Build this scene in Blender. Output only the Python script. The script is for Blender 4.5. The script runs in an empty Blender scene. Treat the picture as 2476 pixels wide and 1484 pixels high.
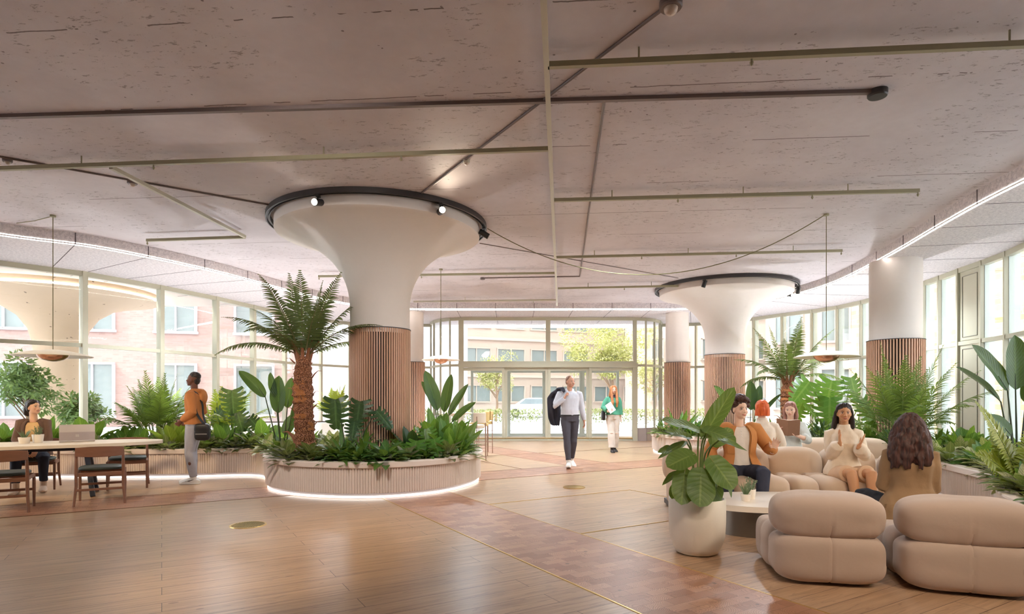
import bpy, bmesh, math, random
from math import sin, cos, pi, radians as R
from mathutils import Vector as V, Matrix, noise
from mathutils.geometry import tessellate_polygon

random.seed(7)
F, CX, HY, EYE = 1432.0, 1238.0, 965.0, 1.35     # focal length in px, optical axis column, horizon row, eye height
scene = bpy.context.scene
COL = scene.collection

def fl(px, py, z=0.0):                            # point of the plane at height z seen at a pixel
    Y = F * (EYE - z) / (py - HY)
    return V(((px - CX) / F * Y, Y, z))

def at(px, py, Y):                                # point at distance Y seen at a pixel
    return V(((px - CX) / F * Y, Y, EYE + (HY - py) / F * Y))

def lin(c):
    c /= 255.0
    return c / 12.92 if c <= 0.04045 else ((c + 0.055) / 1.055) ** 2.4

def rgb(r, g, b):
    return (lin(r), lin(g), lin(b), 1.0)

# ------------------------------------------------------------------ mesh builder
class MB:
    def __init__(self):
        self.v, self.f, self.uv = [], [], []
    def add(self, vs, fs, uvs=None):
        o = len(self.v)
        self.v.extend([tuple(p) for p in vs])
        self.uv.extend(uvs if uvs else [(0.5, 0.5)] * len(vs))
        self.f.extend([tuple(i + o for i in f) for f in fs])
    def box(self, c, s, M=None):
        x, y, z = s[0] / 2, s[1] / 2, s[2] / 2
        vs = [V((a, b, d)) for d in (-z, z) for b in (-y, y) for a in (-x, x)]
        if M is not None:
            vs = [M @ p for p in vs]
        c = V(c)
        self.add([p + c for p in vs], [(0, 2, 3, 1), (4, 5, 7, 6), (0, 1, 5, 4), (2, 6, 7, 3), (0, 4, 6, 2), (1, 3, 7, 5)])
    def bar(self, a, b, w, h, up=(0, 0, 1)):      # box from a to b, w across, h along up
        a, b, up = V(a), V(b), V(up)
        d = (b - a).normalized()
        s = d.cross(up).normalized() * (w / 2)
        u = s.cross(d).normalized() * (h / 2)
        vs = [p + i * s + j * u for p in (a, b) for j in (-1, 1) for i in (-1, 1)]
        self.add(vs, [(0, 1, 3, 2), (4, 6, 7, 5), (0, 4, 5, 1), (2, 3, 7, 6), (0, 2, 6, 4), (1, 5, 7, 3)])
    def tube(self, pts, rad, n=8, ref=None, rnd=False, closed=False):
        pts = [V(p) for p in pts]
        if not isinstance(rad, list):
            rad = [rad] * len(pts)
        rad = [r if isinstance(r, (list, tuple)) else (r, r) for r in rad]
        m = len(pts)
        tang = []
        for i in range(m):
            a, b = pts[max(i - 1, 0)], pts[min(i + 1, m - 1)]
            if closed:
                a, b = pts[i - 1], pts[(i + 1) % m]
            t = (b - a)
            tang.append(t.normalized() if t.length > 1e-9 else V((0, 0, 1)))
        if rnd:
            r0, r1 = rad[0], rad[-1]
            p0, p1, t0, t1 = pts[0], pts[-1], tang[0], tang[-1]
            e0, e1 = min(r0), min(r1)
            pts = [p0 - t0 * e0, p0 - t0 * e0 * 0.87, p0 - t0 * e0 * 0.5] + pts + [p1 + t1 * e1 * 0.5, p1 + t1 * e1 * 0.87, p1 + t1 * e1]
            sc = (0.05, 0.5, 0.87)
            rad = [(r0[0] * k, r0[1] * k) for k in sc] + rad + [(r1[0] * k, r1[1] * k) for k in reversed(sc)]
            tang = [t0] * 3 + tang + [t1] * 3
            m = len(pts)
        s = V(ref) if ref is not None else (V((1, 0, 0)) if abs(tang[0].x) < 0.9 else V((0, 1, 0)))
        vs, uvs = [], []
        for i in range(m):
            t = tang[i]
            if ref is not None:
                s = V(ref)
            s = s - t * s.dot(t)
            if s.length < 1e-6:
                s = t.orthogonal()
            s.normalize()
            u = t.cross(s)
            for k in range(n):
                a = 2 * pi * k / n
                vs.append(pts[i] + s * (cos(a) * rad[i][0]) + u * (sin(a) * rad[i][1]))
                uvs.append((k / n, i / max(m - 1, 1)))
        fs = []
        for i in range(m if closed else m - 1):
            j = (i + 1) % m
            for k in range(n):
                l = (k + 1) % n
                fs.append((i * n + k, i * n + l, j * n + l, j * n + k))
        if not closed:
            fs.append(tuple(reversed(range(n))))
            fs.append(tuple((m - 1) * n + k for k in range(n)))
        self.add(vs, fs, uvs)
    def grid(self, P, flip=False, closed=False, uvs=None):
        m, n = len(P), len(P[0])
        vs = [p for row in P for p in row]
        if uvs is None:
            uvs = [(j / max(n - 1, 1), i / max(m - 1, 1)) for i in range(m) for j in range(n)]
        fs = []
        for i in range(m - 1):
            for j in range(n if closed else n - 1):
                k = (j + 1) % n
                f = (i * n + j, i * n + k, (i + 1) * n + k, (i + 1) * n + j)
                fs.append(tuple(reversed(f)) if flip else f)
        self.add(vs, fs, uvs)
    def lathe(self, prof, n=32, c=(0, 0, 0), sx=1.0, sy=1.0):
        c = V(c)
        P = [[c + V((r * cos(2 * pi * k / n) * sx, r * sin(2 * pi * k / n) * sy, z)) for k in range(n)] for r, z in prof]
        self.grid(P, closed=True)
    def disc(self, c, r, n=24, flip=False, sx=1, sy=1):
        c = V(c)
        vs = [c + V((r * cos(2 * pi * k / n) * sx, r * sin(2 * pi * k / n) * sy, 0)) for k in range(n)]
        f = tuple(range(n))
        self.add(vs, [tuple(reversed(f)) if flip else f])
    def poly(self, pts, z, flip=False):
        vs = [V((p[0], p[1], z)) for p in pts]
        tri = tessellate_polygon([vs])
        fs = []
        for t in tri:
            a, b, c = (vs[i] for i in t)
            up = (b - a).cross(c - a).z > 0
            fs.append(tuple(t) if up != flip else tuple(reversed(t)))
        self.add(vs, fs)
    def prism(self, pts, z0, z1):
        self.poly(pts, z0, True)
        self.poly(pts, z1, False)
        n = len(pts)
        a = sum(pts[i][0] * pts[(i + 1) % n][1] - pts[(i + 1) % n][0] * pts[i][1] for i in range(n))
        vs = [V((p[0], p[1], z)) for z in (z0, z1) for p in pts]
        fs = []
        for i in range(n):
            j = (i + 1) % n
            f = (i, j, n + j, n + i)
            fs.append(f if a > 0 else tuple(reversed(f)))
        self.add(vs, fs)
    def wall(self, pts, z0, z1, flip=False):      # vertical ribbon along an open line
        P = [[V((p[0], p[1], z0)) for p in pts], [V((p[0], p[1], z1)) for p in pts]]
        self.grid(P, flip)
    def ell(self, c, r, M=None, n=12, m=8):
        c = V(c)
        P = []
        for i in range(m + 1):
            t = pi * i / m
            row = []
            for k in range(n):
                a = 2 * pi * k / n
                p = V((r[0] * max(sin(t), .02) * cos(a), r[1] * max(sin(t), .02) * sin(a), -r[2] * cos(t)))
                row.append(c + (M @ p if M is not None else p))
            P.append(row)
        b = len(self.v)
        self.grid(P, closed=True)
        self.f.append(tuple(b + k for k in reversed(range(n))))
        self.f.append(tuple(b + m * n + k for k in range(n)))
    def mesh(self, name):
        me = bpy.data.meshes.new(name)
        me.from_pydata(self.v, [], self.f)
        uvl = me.uv_layers.new(name='UVMap')
        flat = []
        for l in me.loops:
            flat.extend(self.uv[l.vertex_index])
        uvl.data.foreach_set('uv', flat)
        me.validate()
        me.update()
        return me
    def build(self, name, mat, parent=None, smooth=True, bevel=0.0, angle=40):
        me = self.mesh(name)
        return link(name, me, mat, parent, smooth, bevel, angle)

def shade(me, angle=40):
    me.polygons.foreach_set('use_smooth', [True] * len(me.polygons))
    try:
        me.set_sharp_from_angle(angle=R(angle))
    except Exception:
        pass

def link(name, me, mat, parent=None, smooth=True, bevel=0.0, angle=40):
    o = bpy.data.objects.new(name, me)
    COL.objects.link(o)
    if mat:
        me.materials.clear()
        me.materials.append(mat)
    if smooth:
        shade(me, angle)
    if bevel:
        b = o.modifiers.new('Bevel', 'BEVEL')
        b.width = bevel; b.segments = 2; b.limit_method = 'ANGLE'; b.angle_limit = R(50)
    if parent:
        o.parent = parent
    return o

def tag(o, label=None, cat=None, group=None, kind=None):
    if label: o['label'] = label
    if cat: o['category'] = cat
    if group: o['group'] = group
    if kind: o['kind'] = kind
    return o

def thing(name, label, cat, loc=(0, 0, 0), rz=0.0, group=None):
    o = bpy.data.objects.new(name, None)
    o.empty_display_size = 0.1
    COL.objects.link(o)
    o.location = loc
    o.rotation_euler = (0, 0, rz)
    return tag(o, label, cat, group)

def struct(o):
    o['kind'] = 'structure'
    return o

def dup(root, loc, rz=None, label=None, group=None, scale=None):
    def cp(o, parent):
        c = o.copy()
        COL.objects.link(c)
        if parent: c.parent = parent
        for ch in list(KIDS.get(o.name, [])) or [x for x in o.children]:
            cp(ch, c)
        return c
    r = cp(root, None)
    r.location = loc
    if rz is not None: r.rotation_euler = (0, 0, rz)
    if scale is not None: r.scale = (scale,) * 3
    if label: r['label'] = label
    if group: r['group'] = group
    return r
KIDS = {}

def spline(pts, k=8, closed=False):
    pts = [V(p) for p in pts]
    n = len(pts)
    out = []
    for i in range(n if closed else n - 1):
        p1, p2 = pts[i], pts[(i + 1) % n]
        p0 = pts[i - 1] if (closed or i > 0) else p1 * 2 - p2
        p3 = pts[(i + 2) % n] if (closed or i + 2 < n) else p2 * 2 - p1
        for j in range(k):
            t = j / k
            out.append(0.5 * (2 * p1 + (p2 - p0) * t + (2 * p0 - 5 * p1 + 4 * p2 - p3) * t * t + (3 * p1 - p0 - 3 * p2 + p3) * t ** 3))
    if not closed:
        out.append(pts[-1])
    return out

def resample(pts, step):
    pts = [V(p) for p in pts]
    out = [pts[0].copy()]
    acc = 0.0
    for a, b in zip(pts[:-1], pts[1:]):
        L = (b - a).length
        d = step - acc
        while d <= L:
            out.append(a.lerp(b, d / L))
            d += step
        acc = L - (d - step)
    return out

def offset2(pts, d, closed=False):                # offset a plan line to its left by d
    n = len(pts)
    out = []
    for i in range(n):
        a = V(pts[i - 1]) if (closed or i > 0) else V(pts[i])
        b = V(pts[(i + 1) % n]) if (closed or i < n - 1) else V(pts[i])
        t = V((b[0] - a[0], b[1] - a[1]))
        t.normalize()
        out.append(V((pts[i][0] - t[1] * d, pts[i][1] + t[0] * d, 0)))
    return out

# ------------------------------------------------------------------ materials
class NT:
    def __init__(self, name):
        self.m = bpy.data.materials.new(name)
        self.m.use_nodes = True
        self.t = self.m.node_tree
        self.t.nodes.clear()
        self.out = self.t.nodes.new('ShaderNodeOutputMaterial')
    def n(self, typ, props=None, **ins):
        nd = self.t.nodes.new('ShaderNode' + typ)
        for k, v in (props or {}).items():
            setattr(nd, k, v)
        for k, v in ins.items():
            key = int(k[1:]) if k[0] == 'i' and k[1:].isdigit() else k.replace('_', ' ')
            s = nd.inputs[key]
            if isinstance(v, bpy.types.NodeSocket):
                self.t.links.new(v, s)
            else:
                s.default_value = v
        return nd
    def math(self, op, a, b=0.0, c=0.0):
        return self.n('Math', {'operation': op}, i0=a, i1=b, i2=c).outputs[0]
    def mix(self, f, a, b, mode='MIX'):
        nd = self.n('Mix', {'data_type': 'RGBA', 'blend_type': mode})
        for i, v in ((0, f), (6, a), (7, b)):
            s = nd.inputs[i]
            if isinstance(v, bpy.types.NodeSocket): self.t.links.new(v, s)
            else: s.default_value = v
        return nd.outputs[2]
    def ramp(self, f, stops):
        nd = self.n('ValToRGB', i0=f)
        e = nd.color_ramp.elements
        while len(e) < len(stops): e.new(0.5)
        for el, (p, c) in zip(e, stops):
            el.position = p
            el.color = c if len(c) == 4 else (*c, 1)
        return nd.outputs[0]
    def noise(self, vec, scale, detail=4, rough=0.55):
        return self.n('TexNoise', Vector=vec, Scale=scale, Detail=detail, Roughness=rough).outputs[0]
    def obj(self):
        return self.n('TexCoord').outputs['Object']
    def uv(self):
        return self.n('TexCoord').outputs['UV']
    def map(self, vec, scale=(1, 1, 1), rot=(0, 0, 0), loc=(0, 0, 0)):
        return self.n('Mapping', Vector=vec, Scale=scale, Rotation=rot, Location=loc).outputs[0]
    def bump(self, h, strength=0.3, dist=0.01):
        return self.n('Bump', Height=h, Strength=strength, Distance=dist).outputs[0]
    def surf(self, sh):
        self.t.links.new(sh, self.out.inputs[0])
        return self.m
    def pbr(self, col, rough=0.5, metal=0.0, normal=None, spec=0.5, **kw):
        p = self.n('BsdfPrincipled', Base_Color=col, Roughness=rough, Metallic=metal)
        p.inputs['Specular IOR Level'].default_value = spec
        for k, v in kw.items():
            p.inputs[k.replace('_', ' ')].default_value = v
        if normal is not None:
            self.t.links.new(normal, p.inputs['Normal'])
        return p.outputs[0]

def plain(name, c, rough=0.5, metal=0.0, var=0.06, nscale=6.0, bump=0.0, bscale=40.0, spec=0.5, **kw):
    t = NT(name)
    co = t.obj()
    nz = t.noise(co, nscale, 3)
    a = tuple(max(0, x * (1 - var)) for x in c[:3]) + (1,)
    b = tuple(min(1, x * (1 + var)) for x in c[:3]) + (1,)
    col = t.mix(nz, a, b)
    nm = t.bump(t.noise(co, bscale, 3), bump, 0.005) if bump else None
    return t.surf(t.pbr(col, rough, metal, nm, spec, **kw))

def emit(name, c, s):
    t = NT(name)
    return t.surf(t.n('Emission', Color=c, Strength=s).outputs[0])

def glass_mat(name, tint=(0.97, 0.985, 0.98, 1), refl=1.0):
    t = NT(name)
    fr = t.n('Fresnel', IOR=1.45).outputs[0]
    f = t.math('MULTIPLY', fr, 0.8 * refl)
    tr = t.n('BsdfTransparent', Color=tint).outputs[0]
    gl = t.n('BsdfGlossy', Color=(1, 1, 1, 1), Roughness=0.02).outputs[0]
    return t.surf(t.n('MixShader', i0=f, i1=tr, i2=gl).outputs[0])

def leaf_mat(name, c, vein, trans=0.3, stripes=0.0, rough=0.42, var=0.25, fine=40.0, back=None):
    t = NT(name)
    uv = t.uv()
    sep = t.n('SeparateXYZ', Vector=uv)
    u, v = sep.outputs[0], sep.outputs[1]
    d = t.math('ABSOLUTE', t.math('SUBTRACT', u, 0.5))
    mid = t.math('LESS_THAN', d, 0.035)
    rnd = t.n('ObjectInfo').outputs['Random']
    nz = t.noise(t.obj(), 5.0, 2)
    dark = tuple(x * (1 - var) for x in c[:3]) + (1,)
    lite = tuple(min(1, x * (1 + var)) for x in c[:3]) + (1,)
    base = t.mix(t.math('ADD', t.math('MULTIPLY', nz, 0.6), t.math('MULTIPLY', rnd, 0.4)), dark, lite)
    w = t.math('SINE', t.math('MULTIPLY', t.math('SUBTRACT', v, t.math('MULTIPLY', d, 0.55)), fine))
    sv = t.math('GREATER_THAN', w, 0.80)
    base = t.mix(t.math('MULTIPLY', sv, 0.25 if not stripes else stripes), base, vein)
    base = t.mix(t.math('MULTIPLY', mid, 0.6), base, vein)
    nm = t.bump(w, 0.18, 0.004)
    p = t.pbr(base, rough, 0, nm, 0.4)
    tc = t.mix(0.5, base, (0.45, 0.62, 0.05, 1))
    tl = t.n('BsdfTranslucent', Color=tc).outputs[0]
    return t.surf(t.n('MixShader', i0=trans, i1=p, i2=tl).outputs[0])
# ------------------------------------------------------------------ materials of the place
def floor_mat():
    t = NT('oak_planks')
    co = t.obj()
    nm = t.map(co, rot=(0, 0, R(-30.6)))
    br = t.n('TexBrick', {'offset': 0.5, 'offset_frequency': 2}, Vector=nm, Color1=(0, 0, 0, 1), Color2=(1, 1, 1, 1), Mortar=(.5, .5, .5, 1),
             Scale=1.0, Mortar_Size=0.0022, Mortar_Smooth=0.0, Bias=0.0, Brick_Width=2.28, Row_Height=0.19)
    rnd = t.n('SeparateColor', Color=br.outputs[0]).outputs[0]
    off = t.n('CombineXYZ', X=t.math('MULTIPLY', rnd, 37.0), Y=t.math('MULTIPLY', rnd, 11.0), Z=0.0).outputs[0]
    pv = t.n('VectorMath', {'operation': 'ADD'}, i0=nm, i1=off).outputs[0]
    g1 = t.noise(t.map(pv, scale=(0.9, 16, 1)), 1.6, 5, 0.6)
    g2 = t.noise(t.map(pv, scale=(5, 130, 1)), 1.0, 3, 0.6)
    rings = t.math('SINE', t.math('MULTIPLY', t.noise(t.map(pv, scale=(0.55, 7, 1)), 1.0, 3, 0.5), 60.0))
    rl = t.math('GREATER_THAN', rings, 0.93)
    base = t.ramp(g1, [(0.28, rgb(164, 130, 100)), (0.5, rgb(188, 152, 120)), (0.72, rgb(206, 172, 138))])
    base = t.mix(t.math('MULTIPLY', t.math('SUBTRACT', rnd, 0.5), 0.5), base, rgb(142, 108, 82))
    base = t.mix(t.math('MULTIPLY', g2, 0.16), base, rgb(154, 120, 94))
    base = t.mix(t.math('MULTIPLY', rl, 0.28), base, rgb(104, 74, 52))
    kn = t.n('TexVoronoi', {'feature': 'F1'}, Vector=t.map(pv, scale=(1.1, 2.6, 1)), Scale=1.0).outputs['Distance']
    base = t.mix(t.math('MULTIPLY', t.math('LESS_THAN', kn, 0.045), 0.55), base, rgb(92, 62, 42))
    base = t.mix(br.outputs['Fac'], base, rgb(74, 54, 40))
    h = t.math('SUBTRACT', t.math('MULTIPLY', g2, 0.3), t.math('MULTIPLY', br.outputs['Fac'], 1.0))
    ro = t.math('ADD', 0.27, t.math('MULTIPLY', g1, 0.07))
    return t.surf(t.pbr(base, ro, 0, t.bump(h, 0.10, 0.001), 0.5))

def endgrain_mat():
    t = NT('endgrain_blocks')
    co = t.obj()
    nm = t.map(co, rot=(0, 0, R(-30.6)))
    br = t.n('TexBrick', {'offset': 0.5, 'offset_frequency': 2}, Vector=nm, Color1=(0, 0, 0, 1), Color2=(1, 1, 1, 1), Mortar=(.5, .5, .5, 1),
             Scale=1.0, Mortar_Size=0.0012, Mortar_Smooth=0.0, Bias=0.0, Brick_Width=0.2, Row_Height=0.1)
    rnd = t.n('SeparateColor', Color=br.outputs[0]).outputs[0]
    off = t.n('CombineXYZ', X=t.math('MULTIPLY', rnd, 37.0), Y=t.math('MULTIPLY', rnd, 51.0), Z=0.0).outputs[0]
    pv = t.n('VectorMath', {'operation': 'ADD'}, i0=nm, i1=off).outputs[0]
    dist = t.n('TexVoronoi', {'feature': 'F1'}, Vector=pv, Scale=5.0).outputs['Distance']
    ring = t.math('SINE', t.math('MULTIPLY', t.math('ADD', dist, t.math('MULTIPLY', t.noise(pv, 9, 2), 0.12)), 110.0))
    base = t.mix(rnd, rgb(158, 108, 82), rgb(194, 144, 114))
    base = t.mix(t.math('MULTIPLY', t.math('GREATER_THAN', ring, 0.45), 0.38), base, rgb(118, 72, 50))
    sp = t.n('TexVoronoi', {'feature': 'F1'}, Vector=nm, Scale=4.0).outputs['Distance']
    base = t.mix(t.math('MULTIPLY', t.math('LESS_THAN', sp, 0.07), 0.7), base, rgb(80, 48, 34))
    base = t.mix(br.outputs['Fac'], base, rgb(100, 62, 44))
    return t.surf(t.pbr(base, 0.36, 0, t.bump(ring, 0.12, 0.001), 0.5))

def ceiling_mat():
    t = NT('board_marked_concrete')
    co = t.obj()
    nm = t.map(co, rot=(0, 0, R(4.75)))
    big = t.noise(nm, 0.5, 5, 0.62)
    fine = t.noise(nm, 9.0, 4, 0.6)
    base = t.ramp(big, [(0.3, rgb(196, 187, 190)), (0.52, rgb(212, 204, 207)), (0.72, rgb(224, 218, 221))])
    base = t.mix(t.math('MULTIPLY', fine, 0.42), base, rgb(190, 178, 180))
    # pits, gathered in patches
    st = t.map(nm, scale=(2.2, 5.5, 1), rot=(0, 0, R(24)))
    pit = t.noise(st, 4.4, 6, 0.74)
    patch = t.noise(nm, 0.8, 3, 0.5)
    m = t.math('MULTIPLY', t.math('GREATER_THAN', pit, 0.60), t.math('GREATER_THAN', patch, 0.45))
    dots = t.n('TexVoronoi', {'feature': 'F1'}, Vector=nm, Scale=6.0).outputs['Distance']
    m2 = t.math('MULTIPLY', t.math('LESS_THAN', dots, 0.07), t.math('GREATER_THAN', fine, 0.52))
    # joints of the formwork, broken by noise
    sep = t.n('SeparateXYZ', Vector=nm)
    yy = t.math('ADD', sep.outputs[1], t.math('MULTIPLY', t.noise(t.map(nm, scale=(1, 0.2, 1)), 3.0, 4, 0.6), 0.05))
    md = t.math('ABSOLUTE', t.math('SUBTRACT', t.math('MODULO', t.math('ADD', yy, 50.0), 1.22), 0.61))
    ln = t.math('MULTIPLY', t.math('LESS_THAN', md, 0.007), t.math('GREATER_THAN', t.noise(t.map(nm, scale=(1.4, 0.7, 1)), 1.0, 3, 0.6), 0.50))
    allm = t.math('MAXIMUM', t.math('MULTIPLY', m, 0.5), t.math('MAXIMUM', t.math('MULTIPLY', m2, 0.7), t.math('MULTIPLY', ln, 0.8)))
    base = t.mix(allm, base, rgb(84, 66, 60))
    h = t.math('SUBTRACT', t.math('MULTIPLY', fine, 0.3), allm)
    return t.surf(t.pbr(base, 0.7, 0, t.bump(h, 0.5, 0.01), 0.3))

def felt_mat():
    t = NT('soffit_felt')
    co = t.obj()
    a = t.noise(co, 22, 3, 0.7)
    b = t.noise(co, 60, 2, 0.7)
    base = t.ramp(a, [(0.35, rgb(206, 198, 200)), (0.65, rgb(238, 230, 230))])
    base = t.mix(t.math('MULTIPLY', t.math('GREATER_THAN', b, 0.60), 0.35), base, rgb(140, 128, 132))
    return t.surf(t.pbr(base, 0.9, 0, t.bump(b, 0.3, 0.004), 0.2))

def conc_mat(name, c, spots=0.0, var=0.06):
    t = NT(name)
    co = t.obj()
    a = t.noise(co, 1.3, 6, 0.6)
    f = t.noise(co, 14, 4, 0.6)
    base = t.mix(a, tuple(x * (1 - 2 * var) for x in c[:3]) + (1,), tuple(min(1, x * (1 + var)) for x in c[:3]) + (1,))
    base = t.mix(t.math('MULTIPLY', f, 0.15), base, tuple(x * 0.75 for x in c[:3]) + (1,))
    if spots:
        v = t.noise(t.map(co, scale=(1, 1, 1.6)), 5.0, 3, 0.5)
        base = t.mix(t.math('MULTIPLY', t.math('GREATER_THAN', v, 0.70), spots), base, rgb(90, 70, 60))
    return t.surf(t.pbr(base, 0.75, 0, t.bump(f, 0.2, 0.004), 0.3))

def brick_mat(name, c1, c2, mort, w=0.5, h=0.16):
    t = NT(name)
    co = t.obj()
    s = t.n('SeparateXYZ', Vector=co)
    vv = t.n('CombineXYZ', X=t.math('ADD', s.outputs[0], s.outputs[1]), Y=s.outputs[2], Z=0.0).outputs[0]
    br = t.n('TexBrick', Vector=vv, Color1=c1, Color2=c2, Mortar=mort, Scale=1.0, Mortar_Size=0.012, Bias=0.0, Brick_Width=w, Row_Height=h)
    base = t.mix(t.math('MULTIPLY', t.noise(co, 0.7, 5, 0.6), 0.5), br.outputs[0], c1)
    return t.surf(t.pbr(base, 0.85, 0, None, 0.2))

def wood_mat(name, c, var=0.25, scale=(30, 30, 2), rough=0.45):
    t = NT(name)
    co = t.obj()
    g = t.noise(t.map(co, scale=scale), 1.0, 4, 0.6)
    base = t.mix(g, tuple(x * (1 - var) for x in c[:3]) + (1,), tuple(min(1, x * (1 + var)) for x in c[:3]) + (1,))
    return t.surf(t.pbr(base, rough, 0, t.bump(g, 0.1, 0.001), 0.4))

M = {}
M['floor'] = floor_mat()
M['endgrain'] = endgrain_mat()
M['ceiling'] = ceiling_mat()
M['felt'] = felt_mat()
M['plaster'] = conc_mat('cast_plaster', rgb(226, 216, 208), 0, 0.04)
M['planter'] = conc_mat('planter_concrete', rgb(230, 212, 198), 0, 0.07)
M['outconcrete'] = conc_mat('weathered_concrete', rgb(214, 190, 162), 0.7, 0.05)
M['pavement'] = conc_mat('pavement', rgb(224, 224, 228), 0, 0.05)
M['pinkbrick'] = brick_mat('pale_pink_brick', rgb(164, 140, 132), rgb(152, 124, 116), rgb(164, 138, 130), .3, .1)
M['yellowbrick'] = brick_mat('pale_yellow_brick', rgb(212, 192, 160), rgb(180, 138, 92), rgb(222, 210, 190), 0.7, 0.2)
M['stucco'] = plain('cream_stucco', rgb(182, 164, 150), 0.85, var=0.04, nscale=1)
M['white'] = plain('white_paint', rgb(240, 238, 234), 0.5, var=0.02)
M['frame'] = plain('sage_frame_paint', rgb(192, 188, 166), 0.45, var=0.03)
M['frame_pale'] = plain('pale_mint_paint', rgb(206, 216, 210), 0.45, var=0.03)
M['pipe'] = plain('olive_pipe_paint', rgb(158, 150, 120), 0.45, var=0.04)
M['pipe_pale'] = plain('pale_pipe_paint', rgb(196, 190, 170), 0.45, var=0.04)
M['conduit'] = plain('grey_conduit', rgb(118, 102, 98), 0.5, var=0.05)
M['dark'] = plain('dark_metal', rgb(62, 58, 58), 0.45, 0.3, var=0.05)
M['black'] = plain('black_metal', rgb(38, 36, 37), 0.4, 0.2)
M['joint'] = plain('dark_joint', rgb(92, 82, 84), 0.8)
M['groove'] = plain('panel_groove_grey', rgb(136, 132, 120), 0.7)
M['brass'] = plain('brass', rgb(214, 178, 110), 0.28, 0.9, var=0.05)
M['bronze_line'] = plain('bronze_inlay', rgb(140, 104, 74), 0.4, 0.6)
M['glass'] = glass_mat('clear_glass', refl=.45)
M['winpane'] = plain('dim_window_glass', rgb(120, 128, 126), 0.15, var=0.15, nscale=1.5)
M['led'] = emit('led_white', (1.0, 0.94, 0.88, 1), 14.0)
M['led_floor'] = emit('led_floor_white', (1.0, 0.95, 0.89, 1), 2.2)
M['lens'] = emit('spot_lens', (1.0, 0.86, 0.66, 1), 14.0)
M['lensoff'] = plain('lens_glass', rgb(214, 196, 180), 0.2)
M['slat'] = wood_mat('slat_wood', rgb(206, 162, 134), 0.14)
M['slatback'] = plain('slat_backing', rgb(52, 44, 42), 0.8)
M['soil'] = plain('dark_soil', rgb(70, 54, 42), 0.95, var=0.3, nscale=20)
M['grey'] = plain('grey_panel', rgb(176, 166, 164), 0.6, var=0.03)

# ------------------------------------------------------------------ floor, inlays, ceiling
ND, MD = V((0.861, 0.509, 0)), V((-0.509, 0.861, 0))       # the two directions of the floor pattern
def nm_pt(n, m, z=0.0):
    p = ND * n + MD * m
    p.z = z
    return p

GLL = [(-12.9, 3.2), (-12.6, 5.6), (-11.9, 7.9), (-10.9, 9.9), (-9.86, 11.3), (-8.9, 12.3), (-8.19, 13.8), (-7.65, 15.3), (-7.3, 16.7), (-6.95, 18.1), (-6.3, 19.5), (-5.6, 20.4), (-4.4, 20.9), (-2.85, 20.9)]
GLR = [(5.2, 20.9), (6.4, 20.6), (7.2, 20.0), (7.85, 19.2), (8.35, 18.3), (8.9, 17.55), (9.25, 16.8), (9.4, 15.9), (9.42, 14.9), (9.36, 14.1), (9.28, 13.3), (9.2, 12.7), (9.08, 12.0), (9.0, 11.3), (8.88, 10.6), (8.66, 9.9), (8.35, 9.0), (7.9, 7.6), (7.5, 5.6), (7.4, 3.2)]
SOF = [(-11.2, -7), (-11.1, 2), (-10.8, 5.2), (-9.9, 7.9), (-8.26, 9.56), (-7.3, 10.3), (-6.58, 11.43), (-6.04, 12.65), (-5.5, 14.4), (-4.9, 16.0), (-4.1, 17.05), (-2.97, 17.5), (-1.2, 17.55), (1.0, 17.55), (3.2, 17.52), (4.9, 17.5), (6.1, 17.0), (6.87, 16.1), (7.25, 14.7), (7.3, 13.3), (7.08, 11.7), (6.83, 10.4), (6.5, 8.93), (6.27, 7.67), (6.1, 5.9), (5.95, 3), (5.9, -7)]
SOFS = spline([(p[0], p[1], 0) for p in SOF], 6)
ZC, ZS = 4.2, 4.0

mb = MB()
room = [(-13, -7)] + GLL + [(-2.7, 21.6), (5.1, 21.6)] + GLR + [(7.4, -7)]
mb.poly(room, 0.0)
struct(mb.build('floor', M['floor'], None, False))
mb = MB()
for a, b, c, d in ((2.59, 3.61, -3.5, 8.75), (-9.5, 11.5, 8.75, 9.75), (7.1, 8.12, 9.75, 18)):
    mb.prism([nm_pt(a, c), nm_pt(b, c), nm_pt(b, d), nm_pt(a, d)], -0.02, 0.0025)
struct(mb.build('floor_inlay', M['endgrain'], None, False))
mb = MB()
def line(n0, m0, n1, m1, w=0.011):
    mb.bar(nm_pt(n0, m0, 0.001), nm_pt(n1, m1, 0.001), w, 0.007)
line(2.59, -3.5, 2.59, 8.75); line(3.61, -3.5, 3.61, 8.75)
line(3.61, 4.77, 9, 4.77); line(3.61, 6.7, 6.0, 6.7); line(6.0, 4.77, 6.0, 6.7)
struct(mb.build('trim_1', M['brass'], None, False))
mb = MB()
line(-9.5, 8.75, 11.5, 8.75, .014); line(-9.5, 9.75, 11.5, 9.75, .014); line(6.0, 9.75, 6.0, 16, .016); line(8.12, 9.75, 8.12, 18, .016); line(3.5, 12.45, 13, 12.45, .016)
struct(mb.build('trim_2', M['bronze_line'], None, False))

mb = MB()
big = [(-13.2, -7)] + [(p[0] - 0.3, p[1]) for p in GLL[:-2]] + [(-4.4, 21.2), (6.4, 21.2)] + [(p[0] + 0.3, p[1]) for p in GLR[2:]] + [(7.7, -7)]
mb.prism([(p[0], p[1]) for p in big], ZC, ZC + 0.3)
struct(mb.build('ceiling', M['ceiling'], None, False))

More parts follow.
